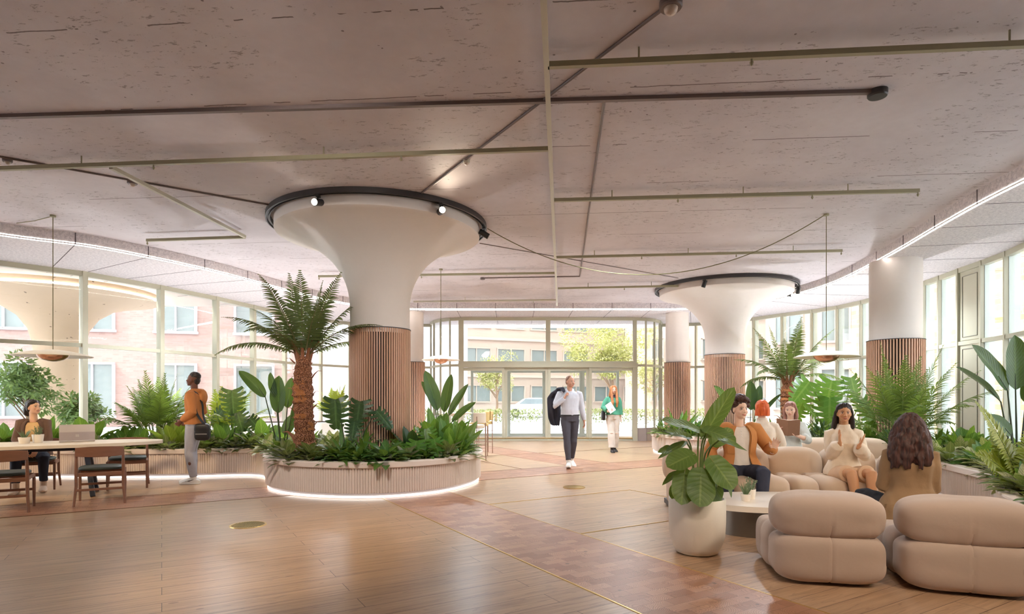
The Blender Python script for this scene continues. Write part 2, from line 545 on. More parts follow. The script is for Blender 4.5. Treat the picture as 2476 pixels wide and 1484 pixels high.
# dropped soffit ring between the ceiling and the glass
outer = [(-13.1, -7)] + [(p[0] - .15, p[1]) for p in GLL[:-2]] + [(-4.4, 21.1), (6.4, 21.0)] + [(p[0] + .15, p[1]) for p in GLR[2:]] + [(7.6, -7)]
ring = [(p.x, p.y) for p in SOFS] + list(reversed(outer))
mb = MB()
mb.poly(ring, ZS, True)
mb.wall(SOFS, ZS, ZC + 0.01, False)
sof = struct(mb.build('ceiling_soffit', M['felt'], None, True))
mb = MB()
jp = resample(SOFS, 1.15)
for i in range(1, len(jp) - 1):
    d = (jp[i + 1] - jp[i - 1]).normalized()
    nrm = V((d.y, -d.x, 0))                       # towards the room
    p = jp[i]
    mb.box(p + nrm * 0.001 + V((0, 0, (ZS + ZC) / 2)), (0.012, 0.012, ZC - ZS))
    out = V(p) - nrm * 0.10
    mb.bar(V((out.x, out.y, ZS - .0005)), V((p.x - nrm.x * 3.2, p.y - nrm.y * 3.2, ZS - .0005)), 0.012, 0.004)
mb.build('joint_lines', M['joint'], sof, False)
mb = MB()
o1 = offset2(SOFS, 0.036)
o2 = offset2(SOFS, 0.015)
mb.grid([[V((p.x, p.y, ZS - 0.004)) for p in o1], [V((p.x, p.y, ZS - 0.010)) for p in o2], [V((p.x, p.y, ZS + .03)) for p in offset2(SOFS, -0.004)]])
ls = mb.build('light_strip', M['led'], None, True)
tag(ls, 'thin white light strip curving along the lower edge of the grey soffit', 'light strip')

# solid walls behind the camera close the room
def wallbox(name, a, b, z0, z1, mat, t=0.2):
    m_ = MB()
    m_.bar(V((a[0], a[1], (z0 + z1) / 2)), V((b[0], b[1], (z0 + z1) / 2)), t, z1 - z0)
    return struct(m_.build(name, mat, None, False))
wallbox('wall_back', (-13.2, -7.1), (7.6, -7.1), 0, ZC, M['plaster'])
wallbox('wall_left', (-13.1, -7), (-13.0, 3.2), 0, ZC, M['plaster'])
wallbox('wall_right', (7.5, -7), (7.5, 3.2), 0, ZC, M['plaster'])

# ------------------------------------------------------------------ curved glazing, one window per bay
WIN = [0]
def bay(a, b, zt=2.48, z0=0.0, z1=4.0, fin=0.0, mw=0.085, md=0.14, fm='frame', inward=(0, 1), solid=False, spandrel=0.0):
    WIN[0] += 1
    a, b = V((a[0], a[1], 0)), V((b[0], b[1], 0))
    d = (b - a).normalized()
    w = struct(thing('window_%d' % WIN[0], None, None, (a.x, a.y, 0)))
    L = b - a
    m_ = MB()
    nrm = V((-d.y, d.x, 0))
    if nrm.dot(V((inward[0], inward[1], 0)) - (a + b) / 2) < 0: nrm = -nrm
    up = V((0, 0, 1))
    m_.bar(V((0, 0, z0)), V((0, 0, z1)), mw, md, d.cross(up))
    for z, h in ((z1 - .05, .1), (z0 + .04, .08)) + (((zt, 0.075),) if zt else ()):
        m_.bar(V((0, 0, z)), L + V((0, 0, z)), md * .8, h)
    m_.build('window_frame', M[fm], w, False)
    if fin:
        m_ = MB()
        m_.bar(V((0, 0, z0)) - nrm * (fin / 2), V((0, 0, z1)) - nrm * (fin / 2), 0.07, fin, nrm)
        m_.build('fin', M['frame_pale'], w, False)
    if solid:
        m_ = MB()
        for z in ((z0 + .1, zt - .05), (zt + .05, z1 - .1)):
            m_.bar(d * .05 + V((0, 0, (z[0] + z[1]) / 2)), L - d * .05 + V((0, 0, (z[0] + z[1]) / 2)), .06, z[1] - z[0])
        m_.build('panel', M['frame'], w, False, 0.004)
        m_ = MB()
        for z in ((z0 + .2, zt - .12), (zt + .12, z1 - .2)):
            p0, p1 = d * .13 + nrm * .033, L - d * .13 + nrm * .033
            for q0, q1 in ((p0 + up * z[0], p1 + up * z[0]), (p0 + up * z[1], p1 + up * z[1]), (p0 + up * z[0], p0 + up * z[1]), (p1 + up * z[0], p1 + up * z[1])):
                m_.bar(q0, q1, 0.012, 0.012, nrm)
        m_.build('panel_groove', M['groove'], w, False)
        return w
    for z in (((z0 + spandrel, zt), (zt, z1)) if zt else ((z0 + spandrel, z1),)):
        m_ = MB()
        m_.bar(d * .03 + V((0, 0, (z[0] + z[1]) / 2)), L - d * .03 + V((0, 0, (z[0] + z[1]) / 2)), .012, z[1] - z[0] - .06)
        m_.build('glass_pane', M['glass'], w, False)
    if spandrel:
        m_ = MB()
        m_.bar(V((0, 0, z0 + spandrel / 2)), L + V((0, 0, z0 + spandrel / 2)), .1, spandrel)
        m_.build('spandrel', M['grey'], w, False)
    return w

for i in range(len(GLL) - 1):
    bay(GLL[i], GLL[i + 1], zt=2.47, mw=0.10 if i < 9 else .07)
for i in range(len(GLR) - 1):
    bay(GLR[i], GLR[i + 1], zt=2.47, fin=0.17 if i >= 3 else 0, mw=0.05, fm='frame', solid=(i == 12))


# entrance vestibule: glazed front with two sliding doors, curved glass corners
VY = 19.2
VX = [-1.65, -0.24, 1.167, 2.5, 3.98]
def arc(x0, x1, y0, y1, k=5):
    return [(x0 + (x1 - x0) * sin(pi / 2 * i / k), y0 + (y1 - y0) * (1 - cos(pi / 2 * i / k))) for i in range(k + 1)]
for pts in (arc(VX[0], -2.85, VY, 20.9), arc(VX[4], 5.2, VY, 20.9)):
    for i in range(len(pts) - 1):
        bay(pts[i], pts[i + 1], zt=2.45, mw=0.03 if i else 0.12, md=.06, spandrel=.42)
for x0, x1 in ((VX[0], VX[2]), (VX[2], VX[4])):
    bay((x0, VY), (x1, VY), zt=0, z0=2.5, z1=4.0, mw=.16 if x0 != VX[2] else .14, md=.12)
DN = [0]
def door(x0, x1, y, z1=2.38, fw=.085, pale=False):
    DN[0] += 1
    w = struct(thing('door_%d' % DN[0], None, None, ((x0 + x1) / 2, y, 0)))
    h = (x1 - x0) / 2
    m_ = MB()
    for x in (-h + fw / 2, h - fw / 2):
        m_.box((x * .998, 0, z1 / 2 + .001), (fw, .07, z1))
    m_.box((0, 0, z1 - .055), (2 * (h - fw), .06, .1)); m_.box((0, 0, .055), (2 * (h - fw), .06, .1))
    m_.build('door_frame', M['frame_pale' if pale else 'frame'], w, False)
    m_ = MB()
    m_.box((0, 0, z1 / 2), (2 * h - fw, .012, z1 - .15))
    m_.build('glass_pane', M['glass'], w, False)
    if not pale:
        m_ = MB()
        m_.box((0, -.045, 0.09), (2 * h, .02, .02))
        m_.build('threshold', M['brass'], w, False)
for i in range(4):
    door(VX[i], VX[i + 1], VY + (0.06 if i in (1, 2) else 0))
for x0, x1 in ((-1.5, -.15), (-.15, 1.2), (1.2, 2.55), (2.55, 3.9)):
    door(x0, x1, 21.6, 2.42, .09, True)
m_ = MB()
m_.box(((VX[0] + VX[4]) / 2, VY, 2.452), (VX[4] - VX[0] + .17, .17, .13))
m_.box((VX[0], VY, 1.193), (.15, .15, 2.385)); m_.box((VX[4], VY, 1.193), (.15, .15, 2.385))
m_.box((1.2, 21.6, 2.495), (5.6, .12, .14)); 
struct(m_.build('trim_3', M['frame'], None, False))
m_ = MB()
m_.prism([(-2.9, 19.0), (5.3, 19.0), (5.3, 22.2), (-2.9, 22.2)], 4.02, 4.12)
struct(m_.build('ceiling_vestibule', M['white'], None, False))

# ------------------------------------------------------------------ columns
def slats(mb2, r, z0, z1, count, w=.030, dp=.032):
    for k in range(count):
        a = 2 * pi * k / count
        Mx = Matrix.Rotation(a, 3, 'Z')
        mb2.box(Mx @ V((r + dp / 2, 0, (z0 + z1) / 2)), (dp, w, z1 - z0), Mx)

FLARE = [(.475, 2.4), (.475, 2.75), (.485, 2.95), (.515, 3.12), (.565, 3.26), (.64, 3.4), (.75, 3.55), (.89, 3.68), (1.06, 3.80), (1.24, 3.89), (1.43, 3.955), (1.60, 3.99), (1.615, 4.0), (1.615, 4.21)]
def column(loc, r, label, zslat, flare=False, ztop=4.0, count=64):
    t = thing('column', label, 'column', (loc[0], loc[1], 0))
    m_ = MB()
    if flare:
        pr = [V((a, b, 0)) for a, b in FLARE[:-2]]
        pr = [(p.x, p.y) for p in spline(pr, 3)] + FLARE[-2:]
        m_.lathe(pr, 96)
        m_.build('capital', M['plaster'], t, True, angle=35)
        m_ = MB()
        m_.lathe([(r, 0), (r, 2.41)], 64)
        m_.build('shaft', M['plaster'], t)
    else:
        m_.lathe([(r, 0), (r, ztop)], 64)
        m_.build('shaft', M['plaster'], t)
    m_ = MB()
    m_.lathe([(r + .012, 0.0), (r + .012, zslat - .01)], 64)
    m_.build('slat_backing', M['slatback'], t)
    m_ = MB()
    slats(m_, r + .012, 0.0, zslat, count, w=2 * pi * r / count * .55)
    m_.build('slat_cladding', M['slat'], t, False)
    m_ = MB()
    m_.lathe([(r, zslat + .012), (r + .05, zslat + .012), (r + .05, zslat), (r, zslat)], 64)
    m_.build('collar', M['dark'], t)
    return t
C1, C2 = V((-2.15, 9.66, 0)), V((5.42, 15.1, 0))
column(C1, .445, 'large flared white column with timber slats in the front planter, beside the tree fern', 2.47, True, count=78)
column(C2, .445, 'flared white column with timber slats behind the curly haired man and the sofas', 2.47, True, count=78)
column((7.38, 11.4), .44, 'straight white column with slatted base behind the feathery palm by the windows', 2.47, ztop=4.0, count=60)
column((5.09, 18.25), .345, 'slim straight column with slatted base just right of the entrance doors', 2.47, count=46)
column((-3.05, 18.1), .345, 'slim column half hidden behind the large flared column, by the bar stools', 2.47, count=46)

def track(c, label, spots):
    m_ = MB()
    ri, ro = 1.665, 1.735
    m_.lathe([(ri, ZC), (ri, 4.125), (ri + .02, 4.12), (ri + .02, 4.14), (ro - .02, 4.14), (ro - .02, 4.12), (ro, 4.125), (ro, ZC)], 96, (0, 0, 0))
    o = m_.build('lighting_track', M['dark'], None, True, angle=30)
    o.location = (c[0], c[1], 0)
    tag(o, label, 'lighting track')
def spotlight(c, ang, aim, lab, on=True, power=0):
    p = V((c[0] + 1.70 * cos(ang), c[1] + 1.70 * sin(ang), 4.12))
    t = thing('spotlight', lab, 'spotlight', p)
    m_ = MB()
    m_.box((0, 0, -.012), (.05, .1, .03)); m_.tube([(0, 0, -.02), (0, 0, -.07)], .009)
    m_.build('bracket', M['black'], t, False)
    d = V(aim).normalized()
    m_ = MB()
    cc = V((0, 0, -.10))
    m_.tube([cc - d * .085, cc + d * .085], .047, 20)
    m_.build('lamp_body', M['black'], t, True)
    m_ = MB()
    q = cc + d * .085
    m_.tube([q - d * .004, q + d * .003], .043, 20)
    m_.build('lens', M['lens' if on else 'lensoff'], t, True)
    if power:
        l = bpy.data.lights.new('spot_glow', 'SPOT')
        l.energy = power; l.color = (1, .84, .64); l.spot_size = R(70); l.spot_blend = 1.0; l.shadow_soft_size = .12
        lo = bpy.data.objects.new('spot_glow', l)
        COL.objects.link(lo)
        lo.location = p + cc + d * .12
        lo.rotation_euler = d.to_track_quat('-Z', 'Y').to_euler()
track(C1, 'dark ring of lighting track around the near flared column at the ceiling', 0)
track(C2, 'dark ring of lighting track around the flared column behind the sofas', 0)
def ring_ang(c, px):                                # angle on a ring whose near side shows at a column of pixels
    best = min((abs(CX + F * (c[0] + 1.7 * cos(a)) / (c[1] + 1.7 * sin(a)) - px), a) for a in [pi + i * pi / 720 for i in range(721)])
    return best[1]
spotlight(C1, ring_ang(C1, 768), (-.25, -1, -.28), 'lit black spotlight at the front of the near ring track, above the fern', True, 60)
spotlight(C1, ring_ang(C1, 1066), (.35, -1, -.12), 'lit black spotlight towards the far end of the near ring track, over the planter', True, 60)
spotlight(C1, R(-3), (1, .1, -.55), 'unlit black spotlight sticking out where the cable leaves the near ring track', False)
spotlight(C2, ring_ang(C2, 1703), (-.3, .2, -1), 'unlit black spotlight hanging at the front of the ring behind the sofas', False)
spotlight(C2, R(-20), (-.1, .3, -1), 'unlit black spotlight on the ring behind the sofas, nearest the window side', False)
spotlight(C2, R(2), (.3, -1, -.25), 'small lit spotlight on the ring behind the sofas, glowing against the soffit', True)

# ------------------------------------------------------------------ pipes, conduits and sensors on the ceiling
ZB = 4.085
def pipe(label, ends, hang=(), heads=(), w=.045, mat='pipe', z=ZB, cap=True):
    a, b = fl(*ends[0], z), fl(*ends[1], z)
    t = thing('sprinkler_pipe', label, 'ceiling pipe', a)
    m_ = MB()
    m_.bar((0, 0, 0), b - a, w, w)
    m_.build('pipe', M[mat], t, False)
    def near(px):
        k = min(range(401), key=lambda i: abs(CX + F * (a.lerp(b, i / 400)).x / (a.lerp(b, i / 400)).y - px))
        return a.lerp(b, k / 400) - a
    for px in hang:
        p = near(px)
        m_ = MB(); m_.tube([p, p + V((0, 0, ZC - z))], .008, 6); m_.build('hanger', M[mat], t)
    for px in heads:
        p = near(px)
        m_ = MB(); m_.tube([p, p - V((0, 0, .05))], .009, 6); m_.tube([p - V((0, 0, .045)), p - V((0, 0, .055)), p - V((0, 0, .075))], [.016, .016, .006], 8)
        m_.build('sprinkler_head', M[mat], t)
pipe('pale ceiling pipe running lengthwise down the middle of the concrete ceiling', ((1296, -420), (1347, 738)), mat='pipe_pale')
pipe('long olive ceiling pipe crossing left over the table and boy', ((-120, 412), (1326, 360)), (197, 782), (370, 968))
pipe('near olive ceiling pipe reaching from the lengthwise pipe to the upper right corner', ((1325, 158), (2700, 97)), (1546, 2440), (1816,))
pipe('olive ceiling pipe with three hangers, above and in front of the sagging cable', ((1340, 484), (2222, 461)), (1480, 1798, 2050), (1640, 1965, 2220))
pipe('olive ceiling pipe crossed by the sagging cable before the far flared column', ((1346, 622), (2036, 606)), (1438, 1664, 1918), (1552, 1780, 2034))
pipe('thin olive ceiling pipe passing behind the near flared column', ((770, 668), (1342, 660)), (), (772, 1020))
pipe('short olive ceiling pipe ending at the ring track behind the sofas', ((1349, 697), (1640, 691)), (1422, 1575), (1510,))
pipe('short olive ceiling pipe beside the left soffit, end of the bent run', ((355, 581), (592, 573)), (), (356,))
pipe('pale slanting ceiling pipe joining the long pipe to the short one near the left soffit', ((268, 404), (592, 572)), mat='pipe_pale')
pipe('farthest ceiling pipe along the soffit before the entrance', ((1000, 729), (1345, 725)), (1125,), (1290,), mat='pipe_pale')

def conduit(label, pts, r=.016, rect=None):
    m_ = MB()
    P = [fl(x, y, ZC - (rect[1] / 2 if rect else r * .8)) for x, y in pts]
    if rect:
        for a, b in zip(P[:-1], P[1:]): m_.bar(a, b, rect[0], rect[1])
    else:
        m_.tube(P, r, 8)
    o = m_.build('conduit', M['conduit'], None, not rect)
    tag(o, label, 'conduit')
conduit('flat grey conduit crossing the whole ceiling to a dark round detector', ((-140, 286), (2105, 222)), rect=(.045, .035))
conduit('grey conduit slanting from the round motion sensor at the top to the near ring track', ((1605, 20), (1020, 466)), .013)
conduit('grey conduit with a corner, running from the flat one toward the far pipes', ((1462, 240), (1402, 668), (1168, 672)), .014)
conduit('dark conduit from the left edge through a small box to the near ring track', ((-60, 368), (655, 496)), .013)
conduit('thin grey cable on the ceiling linking the two ring tracks', ((1160, 588), (1640, 672)), .008)

def disc(name, label, cat, px, py, r, h, mat, dome=None):
    c = fl(px, py, ZC)
    t = thing(name, label, cat, c)
    m_ = MB(); m_.lathe([(r, 0), (r, -h * .8), (r * .9, -h), (0.001, -h)], 32); m_.build('housing', M[mat], t, True, angle=30)
    if dome:
        m_ = MB(); m_.lathe([(dome, -h), (dome * .9, -h - dome * .45), (dome * .55, -h - dome * .8), (.001, -h - dome * .92)], 24); m_.build('dome', M['lensoff'], t)
disc('motion_sensor', 'round grey motion sensor with a pale dome at the top edge of the view', 'sensor', 1622, 4, .082, .05, 'conduit', .05)
disc('smoke_detector', 'dark flat round detector at the end of the flat conduit', 'detector', 2122, 219, .085, .06, 'dark')
disc('sensor', 'small pale domed sensor on the slanting conduit', 'sensor', 1128, 386, .04, .04, 'pipe_pale', .025)
disc('junction_box', 'small pale junction box on the dark conduit near the left edge', 'junction box', 18, 384, .05, .04, 'conduit', .03)
disc('junction_box', 'small junction box where the dark conduit meets the slanting pipe', 'junction box', 320, 437, .06, .045, 'conduit', .035)
disc('junction_box', 'small round box at the end of the cornered conduit', 'junction box', 1167, 671, .055, .05, 'conduit')

# ------------------------------------------------------------------ pendants and the sagging cable
M['pend_top'] = plain('pendant_cream', rgb(236, 228, 210), 0.35)
M['pend_in'] = plain('pendant_inner', rgb(226, 196, 166), 0.3, 0.2)
M['copper'] = plain('pendant_copper', rgb(206, 156, 126), 0.22, 0.85)
M['cord'] = plain('olive_cord', rgb(120, 112, 72), 0.6)
M['bulb'] = emit('pendant_bulb', (1.0, 0.80, 0.55, 1), 6.0)
def pendant(px, ptop, py, pw, label, power, Yd=None):
    top = fl(px, ptop, ZC)
    c = at(px, py, top.y)
    r = pw / 2 / F * top.y
    t = thing('pendant_lamp', label, 'pendant lamp', (c.x, c.y, 0))
    z = c.z
    m_ = MB(); m_.tube([(0, 0, z + .05), (0, 0, ZC)], .006, 6); m_.build('cord', M['cord'], t)
    m_ = MB(); m_.lathe([(.04, ZC), (.04, ZC - .03), (.001, ZC - .035)], 16); m_.build('ceiling_rose', M['pipe'], t)
    m_ = MB()
    m_.lathe([(.001, z + .085), (r * .15, z + .08), (r * .5, z + .055), (r * .85, z + .012), (r, z - .018), (r * .99, z - .024), (r * .6, z + .012), (r * .46, z + .022), (r * .40, z + .02)], 48)
    m_.build('lamp_shade', M['pend_top'], t, True, angle=50)
    m_ = MB()
    m_.lathe([(r * .41, z + .02), (r * .37, z - .035), (r * .26, z - .075), (r * .12, z - .098), (.001, z - .105)], 40)
    m_.build('reflector_bowl', M['copper'], t)
    if power:
        l = bpy.data.lights.new('pendant_glow', 'POINT')
        l.energy = power; l.color = (1, .78, .5); l.shadow_soft_size = .03
        lo = bpy.data.objects.new('pendant_glow', l)
        COL.objects.link(lo)
        lo.location = (c.x, c.y, z - .14)
    return V((c.x, c.y, ZC))
pendant(128, 520, 858, 163, 'wide shallow cream pendant lamp hanging over the long table', 0)
pR = pendant(1998, 517, 860, 146, 'wide shallow pendant lamp with copper bowl hanging over the sofas, end of the sagging cable', 0)
pendant(1066, 650, 868, 92, 'small pendant lamp hanging over the bar table near the entrance', 0)
m_ = MB()
a = V((C1.x + 1.75, C1.y - .05, 4.12))
pts = []
for i in range(41):
    s = i / 40
    p = a.lerp(pR, s)
    # parabola through the two ends and the low point
    pts.append(p - V((0, 0, 4 * .84 * s * (1 - s) if s < 1 else 0)))
m_.tube(pts, .007, 6)
tag(m_.build('sagging_cable', M['cord'], None), 'thin olive cable sagging from the near ring track to the pendant over the sofas', 'cable')
m_ = MB()
a = fl(40, 538, ZC); b = fl(128, 520, ZC)
m_.tube([a - V((0, 0, .01)), a.lerp(b, .5) - V((0, 0, .03)), b - V((0, 0, .015))], .006, 6)
tag(m_.build('ceiling_cable', M['cord'], None), 'short thin cable along the ceiling to the rose of the pendant over the table', 'cable')
# ------------------------------------------------------------------ planters with fluted fronts
def planter(name, label, edge, back, h=.5, rim=.13, soilz=.40, flute=.038):
    """edge: front line (its left side is the planting), back: closing points"""
    t = thing(name, label, 'planter', (0, 0, 0))
    E = resample(edge, .045)
    inn = offset2(E, rim)
    # rim: coping slab with rounded lip
    m_ = MB()
    prof = [(0.0, h - .085), (-.012, h - .075), (-.012, h - .012), (0.0, h), (rim, h), (rim, soilz - .1)]
    m_.grid([[V((p.x, p.y, z)) for p in offset2(E, o)] for o, z in prof])
    m_.build('coping', M['planter'], t, True, angle=35)
    # fluted face, slightly recessed
    fs = resample(edge, flute / 8)
    m_ = MB()
    rows = []
    N = len(fs)
    nr = offset2(fs, 1.0)
    dirs = [(nr[i] - V((fs[i].x, fs[i].y, 0))) for i in range(N)]
    base = []
    for i in range(N):
        ph = (i % 8) / 8.0
        dpt = .022 + .020 * (1 - abs(sin(pi * ph)) ** 0.7)
        base.append(V((fs[i].x, fs[i].y, 0)) + dirs[i] * dpt)
    m_.grid([[V((p.x, p.y, .075)) for p in base], [V((p.x, p.y, h - .086)) for p in base]])
    lip = [V((fs[i].x, fs[i].y, 0)) + dirs[i] * .005 for i in range(0, N, 4)]
    m_.grid([[V((p.x, p.y, h - .085)) for p in lip], [V((p.x, p.y, h - .085)) + d_ * .06 for p, d_ in zip(lip, dirs[::4])]])
    m_.grid([[V((p.x, p.y, .075)) for p in base], [V((p.x, p.y, .075)) + d_ * .05 for p, d_ in zip(base, dirs)]])
    m_.build('fluted_face', M['planter'], t, True, angle=60)
    m_ = MB()
    k1 = offset2(E, .085)
    m_.grid([[V((p.x, p.y, 0)) for p in k1], [V((p.x, p.y, .08)) for p in k1]])
    m_.build('kick', M['grey'], t)
    m_ = MB()
    a = offset2(E, .055); b = offset2(E, .07)
    m_.grid([[V((p.x, p.y, .006)) for p in a], [V((p.x, p.y, .035)) for p in a], [V((p.x, p.y, .035)) for p in b]])
    m_.build('light_strip', M['led_floor'], t)
    m_ = MB()
    poly = [(p.x, p.y) for p in inn[::4]] + list(back)
    m_.poly(poly, soilz)
    m_.build('soil', M['soil'], t, False)
    return poly

EA = spline([V(p + (0,)) for p in [(-12.2, 9.2), (-11.2, 9.9), (-9.8, 10.15), (-8.2, 10.12), (-6.5, 10.05), (-5.4, 10.15), (-4.75, 10.3), (-4.33, 10.15), (-3.98, 9.5), (-3.62, 8.72), (-3.0, 8.2), (-2.2, 7.98), (-1.55, 8.1), (-.98, 8.52), (-.62, 9.2), (-.5, 9.85), (-.62, 10.5), (-1.05, 11.15), (-1.7, 11.5), (-2.5, 11.55), (-3.4, 11.55), (-4.6, 11.9)]], 10)
PA = planter('planter', 'long curved fluted planter with underlit base, from the table to the near flared column', EA,
             [(-5.6, 12.6), (-6.6, 14.0), (-7.2, 15.0), (-7.7, 14.9), (-8.3, 13.4), (-8.95, 12.2), (-9.9, 11.2), (-10.8, 10.3)])
EE = list(reversed(spline([V(p + (0,)) for p in [(4.55, 3.6), (4.3, 4.3), (4.25, 5.0), (4.8, 5.9), (5.36, 6.62), (5.50, 6.95), (5.62, 7.4), (5.78, 8.0), (6.05, 9.0), (6.25, 10.0), (6.2, 11.2), (5.75, 12.2), (4.9, 12.95), (4.1, 13.5), (3.66, 14.3), (3.6, 15.3), (3.95, 16.3), (4.7, 16.95), (5.6, 17.2)]], 10)))
EE = [V((p.x, p.y, 0)) for p in EE]
PE = planter('planter', 'pale fluted planter curving behind the sofas along the right hand windows', list(reversed(EE))[::-1],
             [(4.8, 3.4), (6.9, 3.6), (7.2, 5.6), (7.5, 7.4), (8.0, 9.0), (8.3, 9.9), (8.55, 10.7), (8.7, 11.4), (8.85, 12.7), (9.0, 14.0), (9.05, 15.8), (8.5, 17.4), (7.6, 18.6)])
# white low wall and planter box by the far left windows
t = thing('planter', 'white boxy planter by the far left windows, seen behind the tree fern trunk', 'planter', (-5.6, 15.9, 0), R(14))
m_ = MB(); m_.box((0, 0, .37), (3.2, .9, .74)); m_.build('box', M['white'], t, True, .02)
m_ = MB(); m_.box((0, 0, .742), (3.0, .7, .02)); m_.build('soil', M['soil'], t, False)

# ------------------------------------------------------------------ cushions
def puff(mb, c, s, k=3.2, n=18, rz=0.0, seams=(), wr=0.0, seed=0, tilt=0.0):
    """soft cushion of half sizes s; seams: (axis, pos, depth, width)"""
    c = V(c)
    Mr = Matrix.Rotation(rz, 3, 'Z') @ Matrix.Rotation(tilt, 3, 'X')
    idx, vs, fs = {}, [], []
    def vid(p):
        key = (round(p[0] * 500), round(p[1] * 500), round(p[2] * 500))
        if key not in idx:
            idx[key] = len(vs)
            q = V(p)
            l = (abs(q.x) ** k + abs(q.y) ** k + abs(q.z) ** k) ** (1 / k)
            q = q / l
            w = V((q.x * s[0], q.y * s[1], q.z * s[2]))
            m = 1.0
            for ax, pos, dep, wid, *low in seams:
                d = abs(q[ax] - pos)
                if low:                      # the seam fades out towards the top of the cushion
                    dep = dep * min(1, max(.12, .45 - q.z * .9))
                    if q.z < .1: m -= .010 * max(0, sin(q.x * 21 + 2 * sin(q.x * 7 + seed))) * min(1, (.1 - q.z) * 1.6) * (1 if abs(q.y) > .3 else 0)
                m -= dep * math.exp(-(d / wid) ** 1.2)
                if wr:
                    o1, o2 = [i for i in range(3) if i != ax]
                    a = math.atan2(q[o2], q[o1])
                    m -= wr * (0.5 + 0.5 * sin(a * 9 + seed)) * math.exp(-(d / (wid * 5)))
            w *= m
            w += V((noise.noise(q * 1.6 + V((seed, 0, 0))), noise.noise(q * 1.6 + V((0, seed, 3))), noise.noise(q * 1.6 + V((5, 0, seed))))) * (0.035 * min(s))
            vs.append(c + Mr @ w)
        return idx[key]
    for ax in range(3):
        for sg in (-1, 1):
            g = [[None] * (n + 1) for _ in range(n + 1)]
            for i in range(n + 1):
                for j in range(n + 1):
                    # even spread over the rounded block
                    a, b = math.tan((i / n * 2 - 1) * pi / 4), math.tan((j / n * 2 - 1) * pi / 4)
                    p = [0, 0, 0]
                    p[ax] = sg; p[(ax + 1) % 3] = a; p[(ax + 2) % 3] = b
                    g[i][j] = vid(p)
            for i in range(n):
                for j in range(n):
                    f = (g[i][j], g[i + 1][j], g[i + 1][j + 1], g[i][j + 1])
                    fs.append(f if sg > 0 else tuple(reversed(f)))
    mb.add(vs, fs)

def fabric(name, c, folds=0.25):
    t = NT(name)
    co = t.obj()
    w = t.noise(co, 260, 2, 0.6)
    l = t.noise(co, 7, 3, 0.6)
    col = t.mix(t.math('MULTIPLY', w, 0.3), c, tuple(x * 0.8 for x in c[:3]) + (1,))
    h = t.math('ADD', t.math('MULTIPLY', w, 0.12), t.math('MULTIPLY', l, 0.9))
    return t.surf(t.pbr(col, 0.9, 0, t.bump(h, folds, 0.012), 0.2, Sheen_Weight=0.25, Sheen_Roughness=0.5))
M['sofa'] = fabric('sofa_velvet', rgb(208, 182, 158))
M['chairvel'] = fabric('armchair_velvet', rgb(188, 166, 151))
M['marble'] = plain('pale_marble', rgb(232, 218, 204), 0.3, var=0.05, nscale=2.5)
M['drum'] = plain('brushed_drum', rgb(120, 112, 104), 0.32, 0.85, var=0.08)
M['potwhite'] = plain('pot_white', rgb(232, 222, 208), 0.55, var=0.02, bump=.15, bscale=70)

def module(t, x, w, y0, dep, hs=.43, hb=.72, rz=0, tufts=2):
    """one sofa module: two tufted seat puffs and a back puff; front at y0, back at y0+dep"""
    for i in range(tufts):
        m_ = MB()
        tw = w / tufts
        puff(m_, (x - w / 2 + tw * (i + .5), y0 + (dep - .16) / 2, hs / 2 + .02), (tw / 2 + .006, (dep - .16) / 2, hs / 2), 4.2, 14, seams=((1, .1, .05, .10),), wr=.012, seed=x * 7 + i)
        m_.build('seat_cushion', M['sofa'], t)
    m_ = MB()
    puff(m_, (x, y0 + dep - .15, (hb + .3) / 2), (w / 2 + .01, .185, (hb - .30) / 2 + .03), 3.0, 18, seams=((0, 0, .0, .1),), wr=.03, seed=x * 3)
    m_.build('back_cushion', M['sofa'], t)

s1 = thing('sofa', 'long tufted beige sofa under the curly haired person and the smiling person', 'sofa', (3.2, 6.72, 0), R(-3))
for x in (-.97, -.32, .33, .98):
    module(s1, x, .65, 0, .98)
m_ = MB(); puff(m_, (1.48, .44, .50), (.17, .45, .20), 3.0, 18, seams=((1, 0, .03, .1),), wr=.03, seed=2); m_.build('arm_cushion', M['sofa'], s1)
m_ = MB(); puff(m_, (1.48, .44, .20), (.17, .45, .19), 4, 14, seed=5); m_.build('seat_cushion', M['sofa'], s1)
m_ = MB(); m_.box((.12, .47, .05), (2.8, .8, .06)); m_.build('base', M['dark'], s1, False)
s2 = thing('sofa', 'second tufted beige sofa behind, under the reading girl, facing the camera', 'sofa', (4.45, 8.55, 0), R(-6))
for x in (-.33, .33, .99):
    module(s2, x, .65, 0, .98)
m_ = MB(); m_.box((.33, .47, .05), (1.8, .8, .06)); m_.build('base', M['dark'], s2, False)
s3 = thing('ottoman', 'square tufted beige ottoman under the red haired person, between the two sofas', 'ottoman', (3.5, 8.18, 0), R(-6))
for i in (-1, 1):
    m_ = MB(); puff(m_, (i * .17, 0, .22), (.175, .33, .21), 4.2, 14, seams=((1, 0, .05, .1),), seed=i + 3); m_.build('seat_cushion', M['sofa'], s3)

